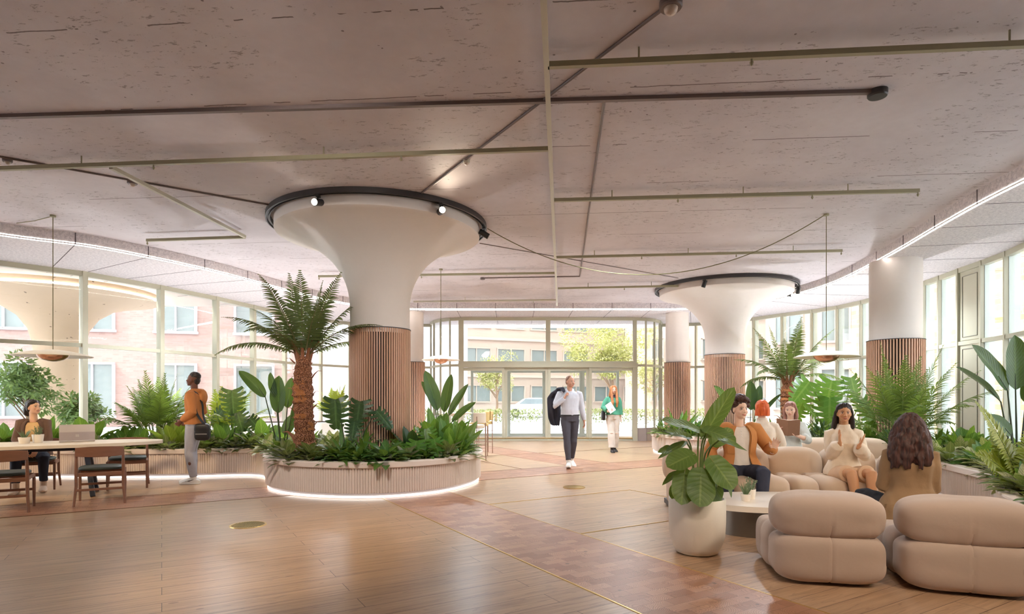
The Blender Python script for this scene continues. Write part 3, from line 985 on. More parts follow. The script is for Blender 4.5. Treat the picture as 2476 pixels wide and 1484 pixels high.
def armchair(loc, rz, label, hw=.385):
    t = thing('armchair', label, 'armchair', loc, rz)     # back of the chair looks along -y
    m_ = MB()
    puff(m_, (0, -.235, .492), (hw, .185, .168), 3.4, 40, seams=((0, .0, .04, .012, 1),), wr=.006, seed=1.3, tilt=R(4))
    m_.build('back_cushion', M['chairvel'], t)
    m_ = MB()
    puff(m_, (0, -.225, .19), (hw * .99, .195, .182), 4.2, 40, seams=((0, .0, .028, .009),), wr=.006, seed=4.1)
    m_.build('back_base', M['chairvel'], t)
    for i in (-1, 1):
        m_ = MB()
        puff(m_, (i * hw * .5, .17, .195), (hw * .5 + .008, .30, .185), 4.2, 20, seams=((1, -.1, .05, .07),), wr=.02, seed=i * 2)
        m_.build('seat_cushion', M['chairvel'], t)
    m_ = MB(); m_.box((0, -.02, .015), (.5, .5, .028)); m_.build('base', M['dark'], t, False)
    return t
armchair((2.385, 4.64, 0), R(-13), 'puffy beige armchair seen from behind, beside the large potted plant')
armchair((3.27, 4.40, 0), R(-20), 'puffy beige armchair seen from behind, cut by the frame, under the curly haired person', .42)

# coffee table
t = thing('coffee_table', 'oval marble topped coffee table on a dark metal drum, by the big white pot', 'coffee table', (2.72, 6.08, 0))
def oval(rx, ry, n=64, p=2.3):
    out = []
    for k in range(n):
        a = 2 * pi * k / n
        c_, s_ = cos(a), sin(a)
        out.append((rx * math.copysign(abs(c_) ** (2 / p), c_), ry * math.copysign(abs(s_) ** (2 / p), s_)))
    return out
m_ = MB(); m_.prism(oval(.80, .50), .27, .325); m_.build('table_top', M['marble'], t, True, .008)
m_ = MB(); m_.prism(oval(.62, .38), 0, .27); m_.build('drum_base', M['drum'], t, True, angle=30)

# the big pot
def pot(mb, r, h, fl_=.82, th=.02, lo=.12):
    pr = [(.001, 0.0), (r * fl_ * .72, 0.0), (r * fl_ * .9, h * .03), (r * fl_ * 1.02, h * lo), (r * .97, h * .32), (r, h * .6), (r, h * .985), (r - th * .3, h), (r - th * .8, h), (r - th, h * .985), (r - th, h * .88), (.001, h * .88)]
    mb.lathe(pr, 56)

# ------------------------------------------------------------------ long table, chairs, laptop
M['tabletop'] = plain('table_top_stone', rgb(226, 212, 194), 0.4, var=0.03)
M['walnut'] = wood_mat('walnut', rgb(134, 92, 72), 0.2, (8, 8, 40))
M['darkleg'] = plain('blue_black_steel', rgb(46, 50, 62), 0.4, 0.2)
M['greenpad'] = plain('dark_green_leather', rgb(44, 52, 44), 0.5, var=0.08, bump=.1)
TL = thing('dining_table', 'long oval table with pale top and dark splayed legs at the left edge', 'table', (-6.64, 8.08, 0), R(30.6))
m_ = MB(); m_.prism(oval(1.62, .55, 72, 2.5), .70, .742); m_.build('table_top', M['tabletop'], TL, True, .012)
m_ = MB(); m_.bar((-1.2, 0, .665), (1.0, 0, .665), .09, .07); m_.build('beam', M['darkleg'], TL, False)
for sx in (-1, 1):
    for sy in (-1, 1):
        m_ = MB()
        x = .68 if sx > 0 else -1.05
        m_.bar((x, sy * .10, .70), (x + sx * .10, sy * .30, 0), .075, .06, (1, 0, 0)); m_.build('leg', M['darkleg'], TL, False, .006)

def dining_chair(label, loc, rz):
    t = thing('dining_chair', label, 'chair', loc, rz, None)   # sitter looks along +y, back at -y
    w = .25
    m_ = MB()
    puffm = MB(); puff(puffm, (0, .03, .455), (.245, .225, .03), 3.6, 14)
    puffm.build('seat_pad', M['greenpad'], t)
    m_.bar((-w, .22, .40), (w, .22, .40), .025, .05); m_.bar((-w, -.20, .39), (w, -.20, .39), .025, .05)
    m_.bar((-w, -.2, .40), (-w, .22, .40), .025, .045); m_.bar((w, -.2, .40), (w, .22, .40), .025, .045)
    m_.build('seat_frame', M['walnut'], t, False, .004)
    for s in (-1, 1):
        m_ = MB(); m_.tube([(s * w, .23, 0), (s * w, .23, .25), (s * w, .225, .42)], [.014, .019, .017], 10); m_.build('leg', M['walnut'], t)
        m_ = MB(); m_.tube([(s * (w + .02), -.27, 0), (s * w, -.22, .25), (s * w, -.215, .45), (s * (w - .005), -.24, .70)], [.014, .019, .019, .015], 10); m_.build('leg', M['walnut'], t)
    m_ = MB(); m_.bar((-w, -.235, .20), (w, -.235, .20), .02, .03); m_.bar((-w, .23, .22), (w, .23, .22), .02, .03)
    m_.build('stretcher', M['walnut'], t, False, .003)
    m_ = MB()
    rows = []
    for zz, th in ((.635, .0), (.655, .010), (.72, .012), (.74, 0.0)):
        rows.append(zz)
    P = []
    for k in range(4):
        zz = (.628, .628, .738, .738)[k]; th = (.012, -.012, -.012, .012)[k]
        P.append([V((w * 1.03 * u, -.245 - .055 * (1 - u * u) + th, zz + .012 * (1 - u * u) * (1 if zz > .7 else -1))) for u in [i / 8 - 1 for i in range(17)]])
    P.append(P[0])
    m_.grid(P)
    n0 = len(m_.v)
    m_.add([P[k][0] for k in range(4)], [(0, 1, 2, 3)]); m_.add([P[k][-1] for k in range(4)], [(3, 2, 1, 0)])
    m_.build('back_rail', M['walnut'], t, True, .004)
    return t
dining_chair('dining chair with its back to us nearest the right end of the long table', (-5.40, 7.79, 0), R(31))
dining_chair('dining chair with its back to us at the very left edge, before the seated person', (-6.13, 7.15, 0), R(31))
dining_chair('empty dining chair on the far side of the long table, behind the right near chair', (-5.90, 9.10, 0), R(211))
dining_chair('dining chair on the planter side of the table, under the brown cardigan sitter', (-7.18, 8.93, 0), R(211))

t = thing('laptop', 'open silver laptop seen from behind on the long table', 'laptop', (-6.21, 8.46, .742), R(34))
M['silver'] = plain('laptop_silver', rgb(186, 176, 172), 0.4, 0.3, var=.02)
M['silver2'] = plain('laptop_lower', rgb(160, 148, 148), 0.4, 0.3, var=.02)
m_ = MB(); m_.box((0, .11, .008), (.33, .22, .014)); m_.build('keyboard_base', M['silver'], t, False, .004)
Ml = Matrix.Rotation(R(-8), 3, 'X')
m_ = MB(); m_.box(Ml @ V((0, 0, .115)) + V((0, 0, .01)), (.33, .008, .21), Ml); lid = m_.build('lid', M['silver'], t, False, .003)
m_ = MB(); m_.box(Ml @ V((0, -.005, .066)) + V((0, 0, .01)), (.328, .002, .108), Ml); m_.build('back_band', M['silver2'], lid, False)
m_ = MB()
for ix in (-1, 1):
    for iz in (-1, 1):
        m_.box(Ml @ V((ix * .0085, -.0065, .072 + iz * .0085)) + V((0, 0, .01)), (.0155, .001, .0155), Ml)
m_.build('emblem', M['grey'], lid, False)
t.scale = (1.26, 1.1, 1.08)

def succulent(label, loc, r, h, kind, seed=0):
    t = thing('potted_succulent', label, 'potted plant', loc)
    m_ = MB(); m_.lathe([(.001, 0), (r * .78, 0), (r * .82, h * .05), (r, h * .97), (r * .97, h), (r * .9, h), (r * .88, h * .86), (.001, h * .86)], 28); m_.build('pot', M['potwhite'], t)
    rnd = random.Random(seed)
    m_ = MB()
    if kind == 'spike':
        for k in range(26):
            a, e = rnd.uniform(0, 2 * pi), rnd.uniform(.1, .65)
            L = rnd.uniform(.07, .15)
            d = V((cos(a) * e, sin(a) * e, 1)).normalized()
            b = V((cos(a) * r * .25, sin(a) * r * .25, h * .86))
            m_.tube([b, b + d * L * .5, b + d * L + V((0, 0, -.01))], [.006, .0055, .001], 5)
    else:
        for k in range(16):
            a = rnd.uniform(0, 2 * pi); L = rnd.uniform(.05, .13)
            b = V((cos(a) * r * .3, sin(a) * r * .3, h * .86)); tip = b + V((cos(a) * .03, sin(a) * .03, L))
            m_.tube([b, tip], .0025, 4)
            for j in range(6):
                q = b.lerp(tip, .3 + .7 * j / 5)
                m_.ell(q + V((rnd.uniform(-.012, .012), rnd.uniform(-.012, .012), 0)), (.008, .008, .005), n=6, m=4)
    m_.build('foliage', M['succ'], t)
M['succ'] = plain('succulent_green', rgb(104, 122, 84), 0.5, var=0.25, nscale=30)
succulent('wider white pot with spiky succulent on the long table', (-6.72, 8.16, .742), .07, .085, 'spike', 1)
succulent('tapered white pot with fine leaved plant beside the wider pot on the long table', (-6.66, 8.32, .742), .07, .115, 'fine', 2)
succulent('small white pot with spiky succulent on the coffee table, the nearer of two', (2.36, 5.98, .325), .05, .07, 'spike', 3)
succulent('taller white pot with dotted plant on the coffee table, the farther of two', (2.46, 6.10, .325), .05, .10, 'fine', 4)

# ------------------------------------------------------------------ bar table and stools near the entrance
M['yellowpad'] = plain('straw_upholstery', rgb(216, 190, 130), 0.75, var=0.04)
M['creampad'] = plain('cream_upholstery', rgb(224, 210, 190), 0.75, var=0.04)
t = thing('bar_table', 'round white pedestal bar table near the entrance, behind the front planter', 'table', (-1.28, 13.75, 0))
m_ = MB(); m_.lathe([(.001, 1.045), (.33, 1.045), (.36, 1.035), (.36, 1.02), (.2, 1.0), (.001, 1.0)], 40); m_.build('table_top', M['marble'], t)
m_ = MB(); m_.lathe([(.27, 0), (.27, .02), (.12, .06), (.06, .25), (.055, .7), (.10, .95), (.2, 1.0)], 32); m_.build('pedestal', M['white'], t)
def stool(label, loc, rz, pad):
    t = thing('bar_stool', label, 'bar stool', loc, rz)
    m_ = MB(); m_.lathe([(.001, .80), (.2, .80), (.225, .785), (.225, .735), (.2, .72), (.001, .72)], 28); m_.build('seat_pad', M[pad], t)
    m_ = MB()
    P = []
    for zz, th in ((.83, .215), (.83, .25), (1.06, .25), (1.06, .215), (.83, .215)):
        P.append([V((th * sin(a), -th * cos(a), zz)) for a in [R(-62 + 124 * i / 14) for i in range(15)]])
    m_.grid(P); m_.build('backrest', M[pad], t, True, .012)
    for i, (sx, sy) in enumerate(((-1, -1), (1, -1), (-1, 1), (1, 1))):
        m_ = MB(); m_.tube([(sx * .18, sy * .18, 0), (sx * .175, sy * .175, .72 if sy > 0 else .98)], .011, 8); m_.build('leg', M['brassleg'], t)
    m_ = MB(); m_.tube([(.18 * cos(a) * 1.3, .18 * sin(a) * 1.3, .28) for a in [pi / 4 + i * pi / 2 for i in range(4)]], .008, 6, closed=True); m_.build('foot_ring', M['brassleg'], t)
M['brassleg'] = plain('rosy_metal', rgb(170, 140, 124), 0.3, 0.7)
stool('cream topped bar stool nearest the front planter, its legs the lowest in view', (-.82, 12.95, 0), R(60), 'creampad')
stool('straw coloured bar stool with curved back, middle one by the bar table', (-.78, 13.95, 0), R(85), 'yellowpad')
stool('straw coloured bar stool closest to the glass doors', (-.72, 14.95, 0), R(110), 'yellowpad')

# ------------------------------------------------------------------ floor boxes
c = fl(600, 1269)
t = thing('floor_grille', 'round slotted brass grille in the wooden floor, front left', 'floor grille', (c.x, c.y, 0))
m_ = MB(); m_.lathe([(.165, .006), (.185, .006), (.187, 0)], 48); m_.build('ring', M['brass'], t)
m_ = MB(); m_.disc((0, 0, .0035), .166, 48); m_.build('recess', M['slatback'], t)
m_ = MB()
for k in range(-8, 9):
    x = k * .0195; y = math.sqrt(max(.165 ** 2 - x * x, 0))
    m_.box((x, 0, .005), (.0075, 2 * y, .004), None)
m_.build('grille_bars', M['brass'], t, False)
c = fl(1388, 1178)
t = thing('floor_box_lid', 'round brushed brass disc set in the floor in front of the walking man', 'floor box', (c.x, c.y, 0))
m_ = MB(); m_.lathe([(.16, 0), (.158, .006), (.001, .006)], 48); m_.build('lid', M['brass'], t)
m_ = MB(); m_.lathe([(.168, 0), (.168, .008), (.16, .008)], 48); m_.build('ring', M['brass'], t)
# ------------------------------------------------------------------ plants
rn = random.Random(11)
M['fern'] = leaf_mat('tree_fern_green', rgb(96, 110, 70), rgb(116, 122, 80), 0.22, fine=0, rough=.55)
M['palm'] = leaf_mat('palm_green', rgb(84, 104, 56), rgb(150, 160, 92), 0.35, fine=0)
M['palmy'] = leaf_mat('palm_yellow_green', rgb(150, 156, 56), rgb(196, 196, 100), 0.4, fine=0)
M['paddle'] = leaf_mat('paddle_green', rgb(44, 78, 46), rgb(84, 116, 66), 0.22, fine=90, rough=.38)
M['monst'] = leaf_mat('monstera_green', rgb(40, 70, 46), rgb(86, 120, 72), 0.22, fine=30, rough=.35)
M['monstl'] = leaf_mat('monstera_light_green', rgb(76, 124, 46), rgb(130, 160, 80), 0.4, fine=30, rough=.35)
M['broad'] = leaf_mat('broad_leaf_green', rgb(78, 122, 54), rgb(150, 178, 96), 0.38, fine=60)
M['broady'] = leaf_mat('broad_leaf_yellow_green', rgb(128, 146, 56), rgb(186, 192, 96), 0.4, fine=60)
M['cover'] = leaf_mat('ground_cover_green', rgb(92, 96, 66), rgb(176, 166, 124), 0.25, stripes=.4, fine=50)
M['coverv'] = leaf_mat('ground_cover_variegated', rgb(150, 150, 104), rgb(226, 216, 172), 0.28, stripes=.7, fine=44)
M['coverg'] = leaf_mat('ground_cover_bright', rgb(62, 104, 48), rgb(120, 150, 80), 0.3, fine=40)
M['alo'] = leaf_mat('potted_round_leaf', rgb(82, 106, 50), rgb(136, 154, 84), 0.25, fine=46, rough=.42)
M['cycad'] = leaf_mat('lime_frond', rgb(146, 152, 54), rgb(190, 190, 100), .35, fine=0)
M['stem'] = plain('green_stem', rgb(112, 132, 62), 0.5, var=.15)
M['stemd'] = plain('dark_stem', rgb(62, 74, 44), 0.5, var=.15)
M['rachis'] = plain('brown_green_rachis', rgb(112, 104, 58), 0.6, var=.15)
def bark_mat():
    t = NT('fibrous_bark')
    co = t.obj()
    v = t.n('TexVoronoi', {'feature': 'F1'}, Vector=t.map(co, scale=(1, 1, .7)), Scale=64.0).outputs['Distance']
    big = t.noise(t.map(co, scale=(3, 3, 5)), 1.0, 3)
    base = t.ramp(v, [(.12, rgb(220, 170, 134)), (.35, rgb(176, 116, 82)), (.7, rgb(116, 74, 54))])
    base = t.mix(t.math('GREATER_THAN', big, .58), base, rgb(190, 124, 76))
    return t.surf(t.pbr(base, .9, 0, t.bump(v, .8, .02), .2))
M['bark'] = bark_mat()
M['boot'] = wood_mat('leaf_boot', rgb(150, 96, 66), .3)

PROF = {
    'lance': lambda s: (sin(pi * min(1, s * 1.0) ** .75)) ** .9,
    'paddle': lambda s: (max(0, sin(pi * s ** .85))) ** .55,
    'ovate': lambda s: (max(0, sin(pi * s ** .62))) ** .8,
    'round': lambda s: (max(0, 1 - (2 * s ** .8 - 1) ** 2)) ** .5,
}
def leaf(mb, b, d, up, L, W, prof='lance', droop=.2, fold=.15, n=9, wav=0.0, cross=5, heart=0.0):
    """one blade: base b, direction d, upper side up; droop bends the tip down"""
    b, d = V(b), V(d).normalized()
    side = d.cross(V(up))
    if side.length < 1e-4: side = d.orthogonal()
    side.normalize()
    f = PROF[prof]
    rows, uvs = [], []
    p = b.copy()
    dd = d.copy()
    step = L / (n - 1)
    ph = rn.uniform(0, 6)
    for i in range(n):
        s = i / (n - 1)
        u = side.cross(dd).normalized()
        w = max(f(s) * W / 2, .0015)
        row = []
        for j in range(cross):
            k = j / (cross - 1) * 2 - 1
            q = p + side * (w * k) + u * (abs(k) * w * fold + wav * w * sin(ph + s * 12 + k) * abs(k))
            if heart: q = q - dd * (heart * W * abs(k) ** 1.5 * max(0, 1 - s * 2.4))
            row.append(q)
            uvs.append((j / (cross - 1), s))
        rows.append(row)
        dd = (dd - V((0, 0, 1)) * (droop / (n - 1)) - u * 0.0).normalized()
        p = p + dd * step
    mb.grid(rows, uvs=uvs)

def curve_pts(b, d, L, droop, n=10, grow=1.0):
    p, dd = V(b), V(d).normalized()
    out = [p.copy()]
    for i in range(n):
        dd = (dd - V((0, 0, droop / n * (1 + grow * i / n)))).normalized()
        p = p + dd * (L / n)
        out.append(p.copy())
    return out

def frond(mb, mbs, b, d, L, droop, ll=.16, lw=.022, nl=26, ang=58, start=.12, lift=.1, ldroop=.5, rr=.008, up=(0, 0, 1), segs=3):
    P = curve_pts(b, d, L, droop, 14, 1.2)
    mbs.tube(P, [rr * (1 - .85 * i / 14) for i in range(15)], 5)
    for k in range(nl):
        s = start + (1 - start) * k / (nl - 1)
        x = s * 14; i = min(int(x), 13)
        p = P[i].lerp(P[i + 1], x - i)
        t = (P[i + 1] - P[i]).normalized()
        side = t.cross(V(up))
        if side.length < .05: side = t.orthogonal()
        side.normalize()
        u = side.cross(t).normalized()
        prof = max(.12, sin(pi * (.12 + .86 * s) ** .9)) if start < .3 else max(.15, sin(pi * (.3 + .68 * s)))
        a = R(ang - 26 * s)
        for sg in (-1, 1):
            dd = (t * cos(a) + side * (sg * sin(a)) + u * lift + V((rn.uniform(-.08, .08), rn.uniform(-.08, .08), rn.uniform(-.08, .08))))
            leaf(mb, p, dd, u, ll * prof * rn.uniform(.88, 1.1), lw * (.6 + .5 * prof), 'lance', ldroop, .25, segs + 1, 0, 3)

def in_poly(p, poly):
    c = False
    j = len(poly) - 1
    for i in range(len(poly)):
        a, b = poly[i], poly[j]
        if (a[1] > p[1]) != (b[1] > p[1]) and p[0] < (b[0] - a[0]) * (p[1] - a[1]) / (b[1] - a[1] + 1e-12) + a[0]:
            c = not c
        j = i
    return c

SOIL = .40
def tree_fern(label, loc, H, r, nf, L, seed=0, spread=1.0):
    rn.seed(seed)
    t = thing('tree_fern', label, 'tree fern', loc)
    pts, rad = [], []
    m_ = MB()
    for i in range(60):
        z = H * i / 59
        s = i / 59
        rad.append(r * (1.35 - .35 * min(1, s * 5) - .32 * max(0, s - .75) / .25) * (1 + .07 * sin(i * 1.57) + rn.uniform(-.06, .06)))
        pts.append((.012 * sin(z * 4), .012 * cos(z * 3), z))
    m_.tube(pts, rad, 20)
    # rough fibre bumps
    vs = []
    for p in m_.v:
        q = V(p)
        k = noise.noise(q * 26) * .10 + noise.noise(q * 55) * .08
        vs.append((q.x * (1 + k), q.y * (1 + k), q.z))
    m_.v = vs
    m_.build('trunk', M['bark'], t)
    m_ = MB()
    nb = 26
    for k in range(nb):                            # old frond bases curling off the trunk
        a = k * 2.4 + rn.uniform(-.3, .3)
        z = H * (.02 + .95 * k / nb)
        o = V((cos(a), sin(a), 0))
        big = z < .35 * 1.0 and k % 2 == 0
        ll = .20 if big else rn.uniform(.09, .14)
        b = o * r * .85 + V((0, 0, z))
        P = [b, b + o * .05 + V((0, 0, ll * .5)), b + o * (.03 + ll * .55) + V((0, 0, ll * .85)), b + o * (.05 + ll * .85) + V((0, 0, ll * .82))]
        w = .030 if big else .011
        m_ = MB(); m_.tube(P, [(w * 1.2, w * .5), (w, w * .4), (w * .5, w * .3), (.004, .004)], 6)
        m_.build('leaf_base', M['boot'], t)
    for k in range(9):
        a = k * 2 * pi / 9; o = V((cos(a), sin(a), 0))
        m_ = MB(); m_.tube([o * r * .5 + V((0, 0, H * .93)), o * r * .9 + V((0, 0, H + .10)), o * r * 1.6 + V((0, 0, H + .24))], [(.035, .016), (.025, .012), (.012, .012)], 6)
        m_.build('leaf_base', M['boot'], t)
    mf, ms = MB(), MB()
    for k in range(nf):
        a = k * 2.39996 + rn.uniform(-.15, .15)
        e = (.14 + .92 * (k / (nf - 1)) ** 1.15) * spread        # inner fronds upright, outer ones spread
        d = V((cos(a) * sin(e), sin(a) * sin(e), cos(e)))
        b = V((cos(a) * r * .55, sin(a) * r * .55, H + .02))
        frond(mf, ms, b, d, L * rn.uniform(.88, 1.08), .22 + .62 * sin(e), .21 * L / 1.1, .030, 38, 68, .10, .06, .7, .011, segs=4)
    mf.build('fronds', M['fern'], t)
    ms.build('frond_stalks', M['rachis'], t)
    return t

def areca(label, loc, H, nf, mat='palm', seed=0, ll=.30, spread=.55, lw=.032):
    rn.seed(seed)
    t = thing('areca_palm', label, 'palm', loc)
    mf, ms = MB(), MB()
    for k in range(nf):
        a = k * 2.39996 + rn.uniform(-.3, .3)
        e = spread * (.12 + .95 * k / nf)
        d = V((cos(a) * sin(e), sin(a) * sin(e), cos(e)))
        L = H * rn.uniform(.82, 1.05) * (1 - .12 * k / nf)
        frond(mf, ms, V((cos(a) * .06, sin(a) * .06, 0)), d, L, .30 + 1.0 * e, ll, lw, 24, 50, .38, .12, .9, .011, segs=4)
    mf.build('fronds', M[mat], t)
    ms.build('stems', M['stem'], t)
    return t

def strelitzia(label, loc, leaves, mat='paddle', seed=0, name='bird_of_paradise_plant'):
    """leaves: (dx, dy, height of blade base, length, width, tilt dx, tilt dy, face angle)"""
    rn.seed(seed)
    t = thing(name, label, 'plant', loc)
    for (dx, dy, h, L, W, tx, ty, fa) in leaves:
        d = V((tx, ty, 1)).normalized()
        b = V((dx, dy, h))
        m_ = MB()
        m_.tube([V((dx * .15, dy * .15, 0)), V((dx * .6, dy * .6, h * .55)), b, b + d * L * .3], [.014, .011, .008, .003], 6)
        m_.build('stem', M['stemd'], t)
        m_ = MB()
        up = V((cos(fa), sin(fa), .15))
        leaf(m_, b, d, up, L, W, 'paddle', .12 + .35 * abs(tx), .28, 14, .05, 7)
        m_.build('leaf', M[mat], t)
    return t

def monstera_leaf(m_, c, d, nrm, L, W, lobes=6, cut=.36):
    """split leaf: midrib from c along d, lobes on both sides"""
    d, nrm = V(d).normalized(), V(nrm).normalized()
    side = d.cross(nrm).normalized()
    nrm = side.cross(d).normalized()
    f = lambda s: (max(0, sin(pi * (s * .93 + .05) ** .72))) ** .6
    for sg in (-1, 1):
        K = lobes * 4
        rows, uvs = [], []
        def P(s, k):
            w = f(s) * W / 2 * k
            fw = -0.22 * L * (1 - s) * k * k + .10 * L * k * s          # lobes sweep; heart shape at the base
            return V(c) + d * (s * L * (1 - .05 * k) + fw) + side * (sg * w) + nrm * (k * W * .07 - k * k * W * .14 - .08 * L * s * s)
        for i in range(K + 1):
            s = i / K
            rows.append([P(s, k) for k in (0, .18, cut)])
            uvs += [(.5 + sg * k / 2, s) for k in (0, .18, cut)]
        m_.grid(rows, uvs=uvs, flip=sg < 0)
        for j in range(lobes):
            s0, s1 = j / lobes, (j + 1) / lobes
            g = .25 / lobes if j < lobes - 1 else .02 / lobes
            rows, uvs = [], []
            for a, k in ((0, cut), (.6, cut + (1 - cut) * .45), (1, cut + (1 - cut) * .8), (1.25, 1.0)):
                e = g * a if k < .99 else (s1 - s0) * .30
                row = [P(s0 + e + (s1 - s0 - 2 * e) * q / 3, k) for q in range(4)]
                rows.append(row)
                uvs += [(.5 + sg * k / 2, s0 + (s1 - s0) * q / 3) for q in range(4)]
            m_.grid(rows, uvs=uvs, flip=sg > 0)

def monstera(label, loc, leaves, mat='monst', seed=0):
    """leaves: (x, y, z of the blade base from loc, dir, normal, L, W)"""
    rn.seed(seed)
    t = thing('monstera_plant', label, 'plant', loc)
    for (p, d, nr, L, W) in leaves:
        p = V(p)
        m_ = MB()
        m_.tube([V((p.x * .2, p.y * .2, 0)), V((p.x * .55, p.y * .6, p.z * .6)), p], [.012, .010, .006], 6)
        m_.build('stem', M['stem' if mat == 'monstl' else 'stemd'], t)
        m_ = MB()
        monstera_leaf(m_, p, d, nr, L, W)
        m_.build('leaf', M[mat], t)
    return t

def broad_clump(label, loc, nl, L, W, mat='broad', seed=0, spread=.6, name='broad_leaved_plant', prof='paddle', cat='plant', group=None, droop=.55, stem=.0, wav=.05, kids=True):
    rn.seed(seed)
    t = thing(name, label, cat, loc, 0, group)
    m_ = MB()
    for k in range(nl):
        a = k * 2.39996 + rn.uniform(-.3, .3)
        e = spread * (.25 + 1.0 * k / nl)
        d = V((cos(a) * sin(e), sin(a) * sin(e), cos(e)))
        l = L * rn.uniform(.8, 1.1)
        b = V((cos(a) * .04, sin(a) * .04, 0)) + d * stem
        if stem: m_.tube([V((0, 0, 0)), b], .008, 5)
        up = V((-cos(a), -sin(a), .9))
        leaf(m_, b, d, up, l, W * rn.uniform(.85, 1.1), prof, droop * (.5 + e), .22, 10, wav, 5)
    m_.build('foliage', M[mat], t)
    return t

def cover_mesh(name, nl, L, W, rad, h, seed, mat, prof='ovate', up=.5):
    rn.seed(seed)
    m_ = MB()
    for k in range(nl):
        a = k * 2.39996 + rn.uniform(-.4, .4)
        q = (k / nl) ** .5
        e = .25 + 1.05 * q
        d = V((cos(a) * sin(e), sin(a) * sin(e), cos(e) * .8 + rn.uniform(-.1, .25)))
        b = V((cos(a) * rad * q * .7, sin(a) * rad * q * .7, h * (1 - .55 * q) * rn.uniform(.55, 1)))
        leaf(m_, b, d, V((-cos(a) * .4, -sin(a) * .4, 1)), L * rn.uniform(.75, 1.15), W * rn.uniform(.8, 1.15), prof, .7, .2, 6, .06, 5)
    me = m_.mesh(name)
    me.materials.append(M[mat]); shade(me)
    return me

COVERS = [cover_mesh('cover_a', 34, .15, .075, .17, .17, 1, 'cover'), cover_mesh('cover_b', 30, .16, .08, .18, .18, 2, 'cover'),
          cover_mesh('cover_c', 30, .16, .085, .17, .16, 3, 'coverv'), cover_mesh('cover_d', 34, .17, .07, .17, .20, 4, 'coverg'),
          cover_mesh('cover_e', 40, .20, .035, .15, .20, 5, 'coverg', 'lance')]
def scatter(poly, spacing, pick, label, group, keep, seed, name='ground_cover_plant', zs=SOIL, edge=None, inset=.0):
    r_ = random.Random(seed)
    xs = [p[0] for p in poly]; ys = [p[1] for p in poly]
    pts = []
    tries = 0
    while tries < 9000:
        tries += 1
        p = (r_.uniform(min(xs), max(xs)), r_.uniform(min(ys), max(ys)))
        if not in_poly(p, poly) or not keep(p): continue
        if any((p[0] - q[0]) ** 2 + (p[1] - q[1]) ** 2 < spacing ** 2 for q in pts): continue
        pts.append(p)
    for p in pts:
        o = bpy.data.objects.new(name, COVERS[pick(p, r_)])
        COL.objects.link(o)
        o.location = (p[0], p[1], zs - .01)
        o.rotation_euler = (r_.uniform(-.12, .12), r_.uniform(-.12, .12), r_.uniform(0, 6.3))
        o.scale = (r_.uniform(1.15, 1.65),) * 3
        tag(o, label, 'plant', group)
    return len(pts)

def clear_of(lst):
    return lambda p: all((p[0] - c[0]) ** 2 + (p[1] - c[1]) ** 2 > c[2] ** 2 for c in lst)
inA = clear_of([(C1.x, C1.y, .62), (-3.27, 9.3, .22)])
def front_of(edge, dmax):
    pts = edge[::4]
    return lambda p: min((p[0] - q.x) ** 2 + (p[1] - q.y) ** 2 for q in pts) < dmax ** 2
fA, fE = front_of(EA, 1.5), front_of(EE, 1.7)
scatter(PA, .25, lambda p, r_: r_.choice((0, 0, 1, 1, 2, 3)) if p[0] < -2.4 else r_.choice((1, 3, 3, 4, 0)), 'low leafy ground cover plant packed behind the rim of the long underlit planter', 'ground cover in the long planter',
        lambda p: inA(p) and fA(p) and p[0] > -9.4 and p[1] < 11.2, 3)
scatter(PE, .27, lambda p, r_: (r_.choice((2, 2, 2, 0, 3)) if p[1] < 10 else r_.choice((3, 4, 3, 0, 1))), 'low leafy ground cover plant packed in the planter along the right hand windows', 'ground cover in the window planter',
        lambda p: clear_of([(C2.x, C2.y, .62), (7.38, 11.4, .6)])(p) and fE(p) and p[1] < 15.5, 4)

# ---- left planter and the lobe round the near column
tree_fern('large tree fern with brown shaggy trunk in front of the near flared column', (-3.27, 9.3, SOIL), 1.62, .15, 18, 1.34, 5, .98)
areca('feathery palm between the table and the standing boy, before the window', (-6.72, 11.2, SOIL), 1.45, 22, 'palm', 21, .34)
areca('yellow green palm behind the standing boy', (-5.55, 11.4, SOIL), 1.38, 15, 'palmy', 22, .32, .7)
areca('light green palm in the white planter behind the fern trunk', (-4.75, 15.85, .74), 1.0, 16, 'palmy', 23, .28, .6)
strelitzia('paddle leaved plant with dark stems left of the tree fern trunk', (-3.78, 9.75, SOIL), [
    (-.28, .0, .98, .62, .20, -.75, .0, -1.2), (-.05, -.05, .72, .62, .26, .03, -.02, -1.57), (.05, .08, .80, .52, .20, .1, .1, -1.4), (.13, .02, .62, .60, .12, .28, .1, -.6), (-.10, -.03, 1.0, .40, .16, -.2, 0, -1.9), (.0, .1, .35, .4, .2, .3, .3, -1.5)], seed=3)
strelitzia('paddle leaved plant right of the slatted near column', (-1.25, 10.35, SOIL), [
    (-.05, 0, .75, .74, .24, -.28, .05, -1.2), (.06, .0, .72, .68, .20, .18, 0, -1.8), (.14, .03, .66, .66, .15, .50, .1, -2.0), (.2, .0, .55, .55, .13, .85, 0, -1.9), (-.1, .05, .85, .5, .16, -.5, .2, -1.0)], seed=4)
monstera('dark split leaf plant in front of the near column slats', (-2.42, 8.85, SOIL), [
    ((-.22, .0, .95), (.05, -.1, -1), (.05, -1, .12), .44, .46), ((.12, .12, .92), (-.1, -.25, -1), (-.1, -1, .3), .38, .42), ((.38, .05, .78), (.75, -.2, -.75), (.5, -.8, .6), .36, .30), ((.08, -.05, .62), (.0, -.5, -.8), (0, -1, .5), .3, .3)], 'monst', 5)
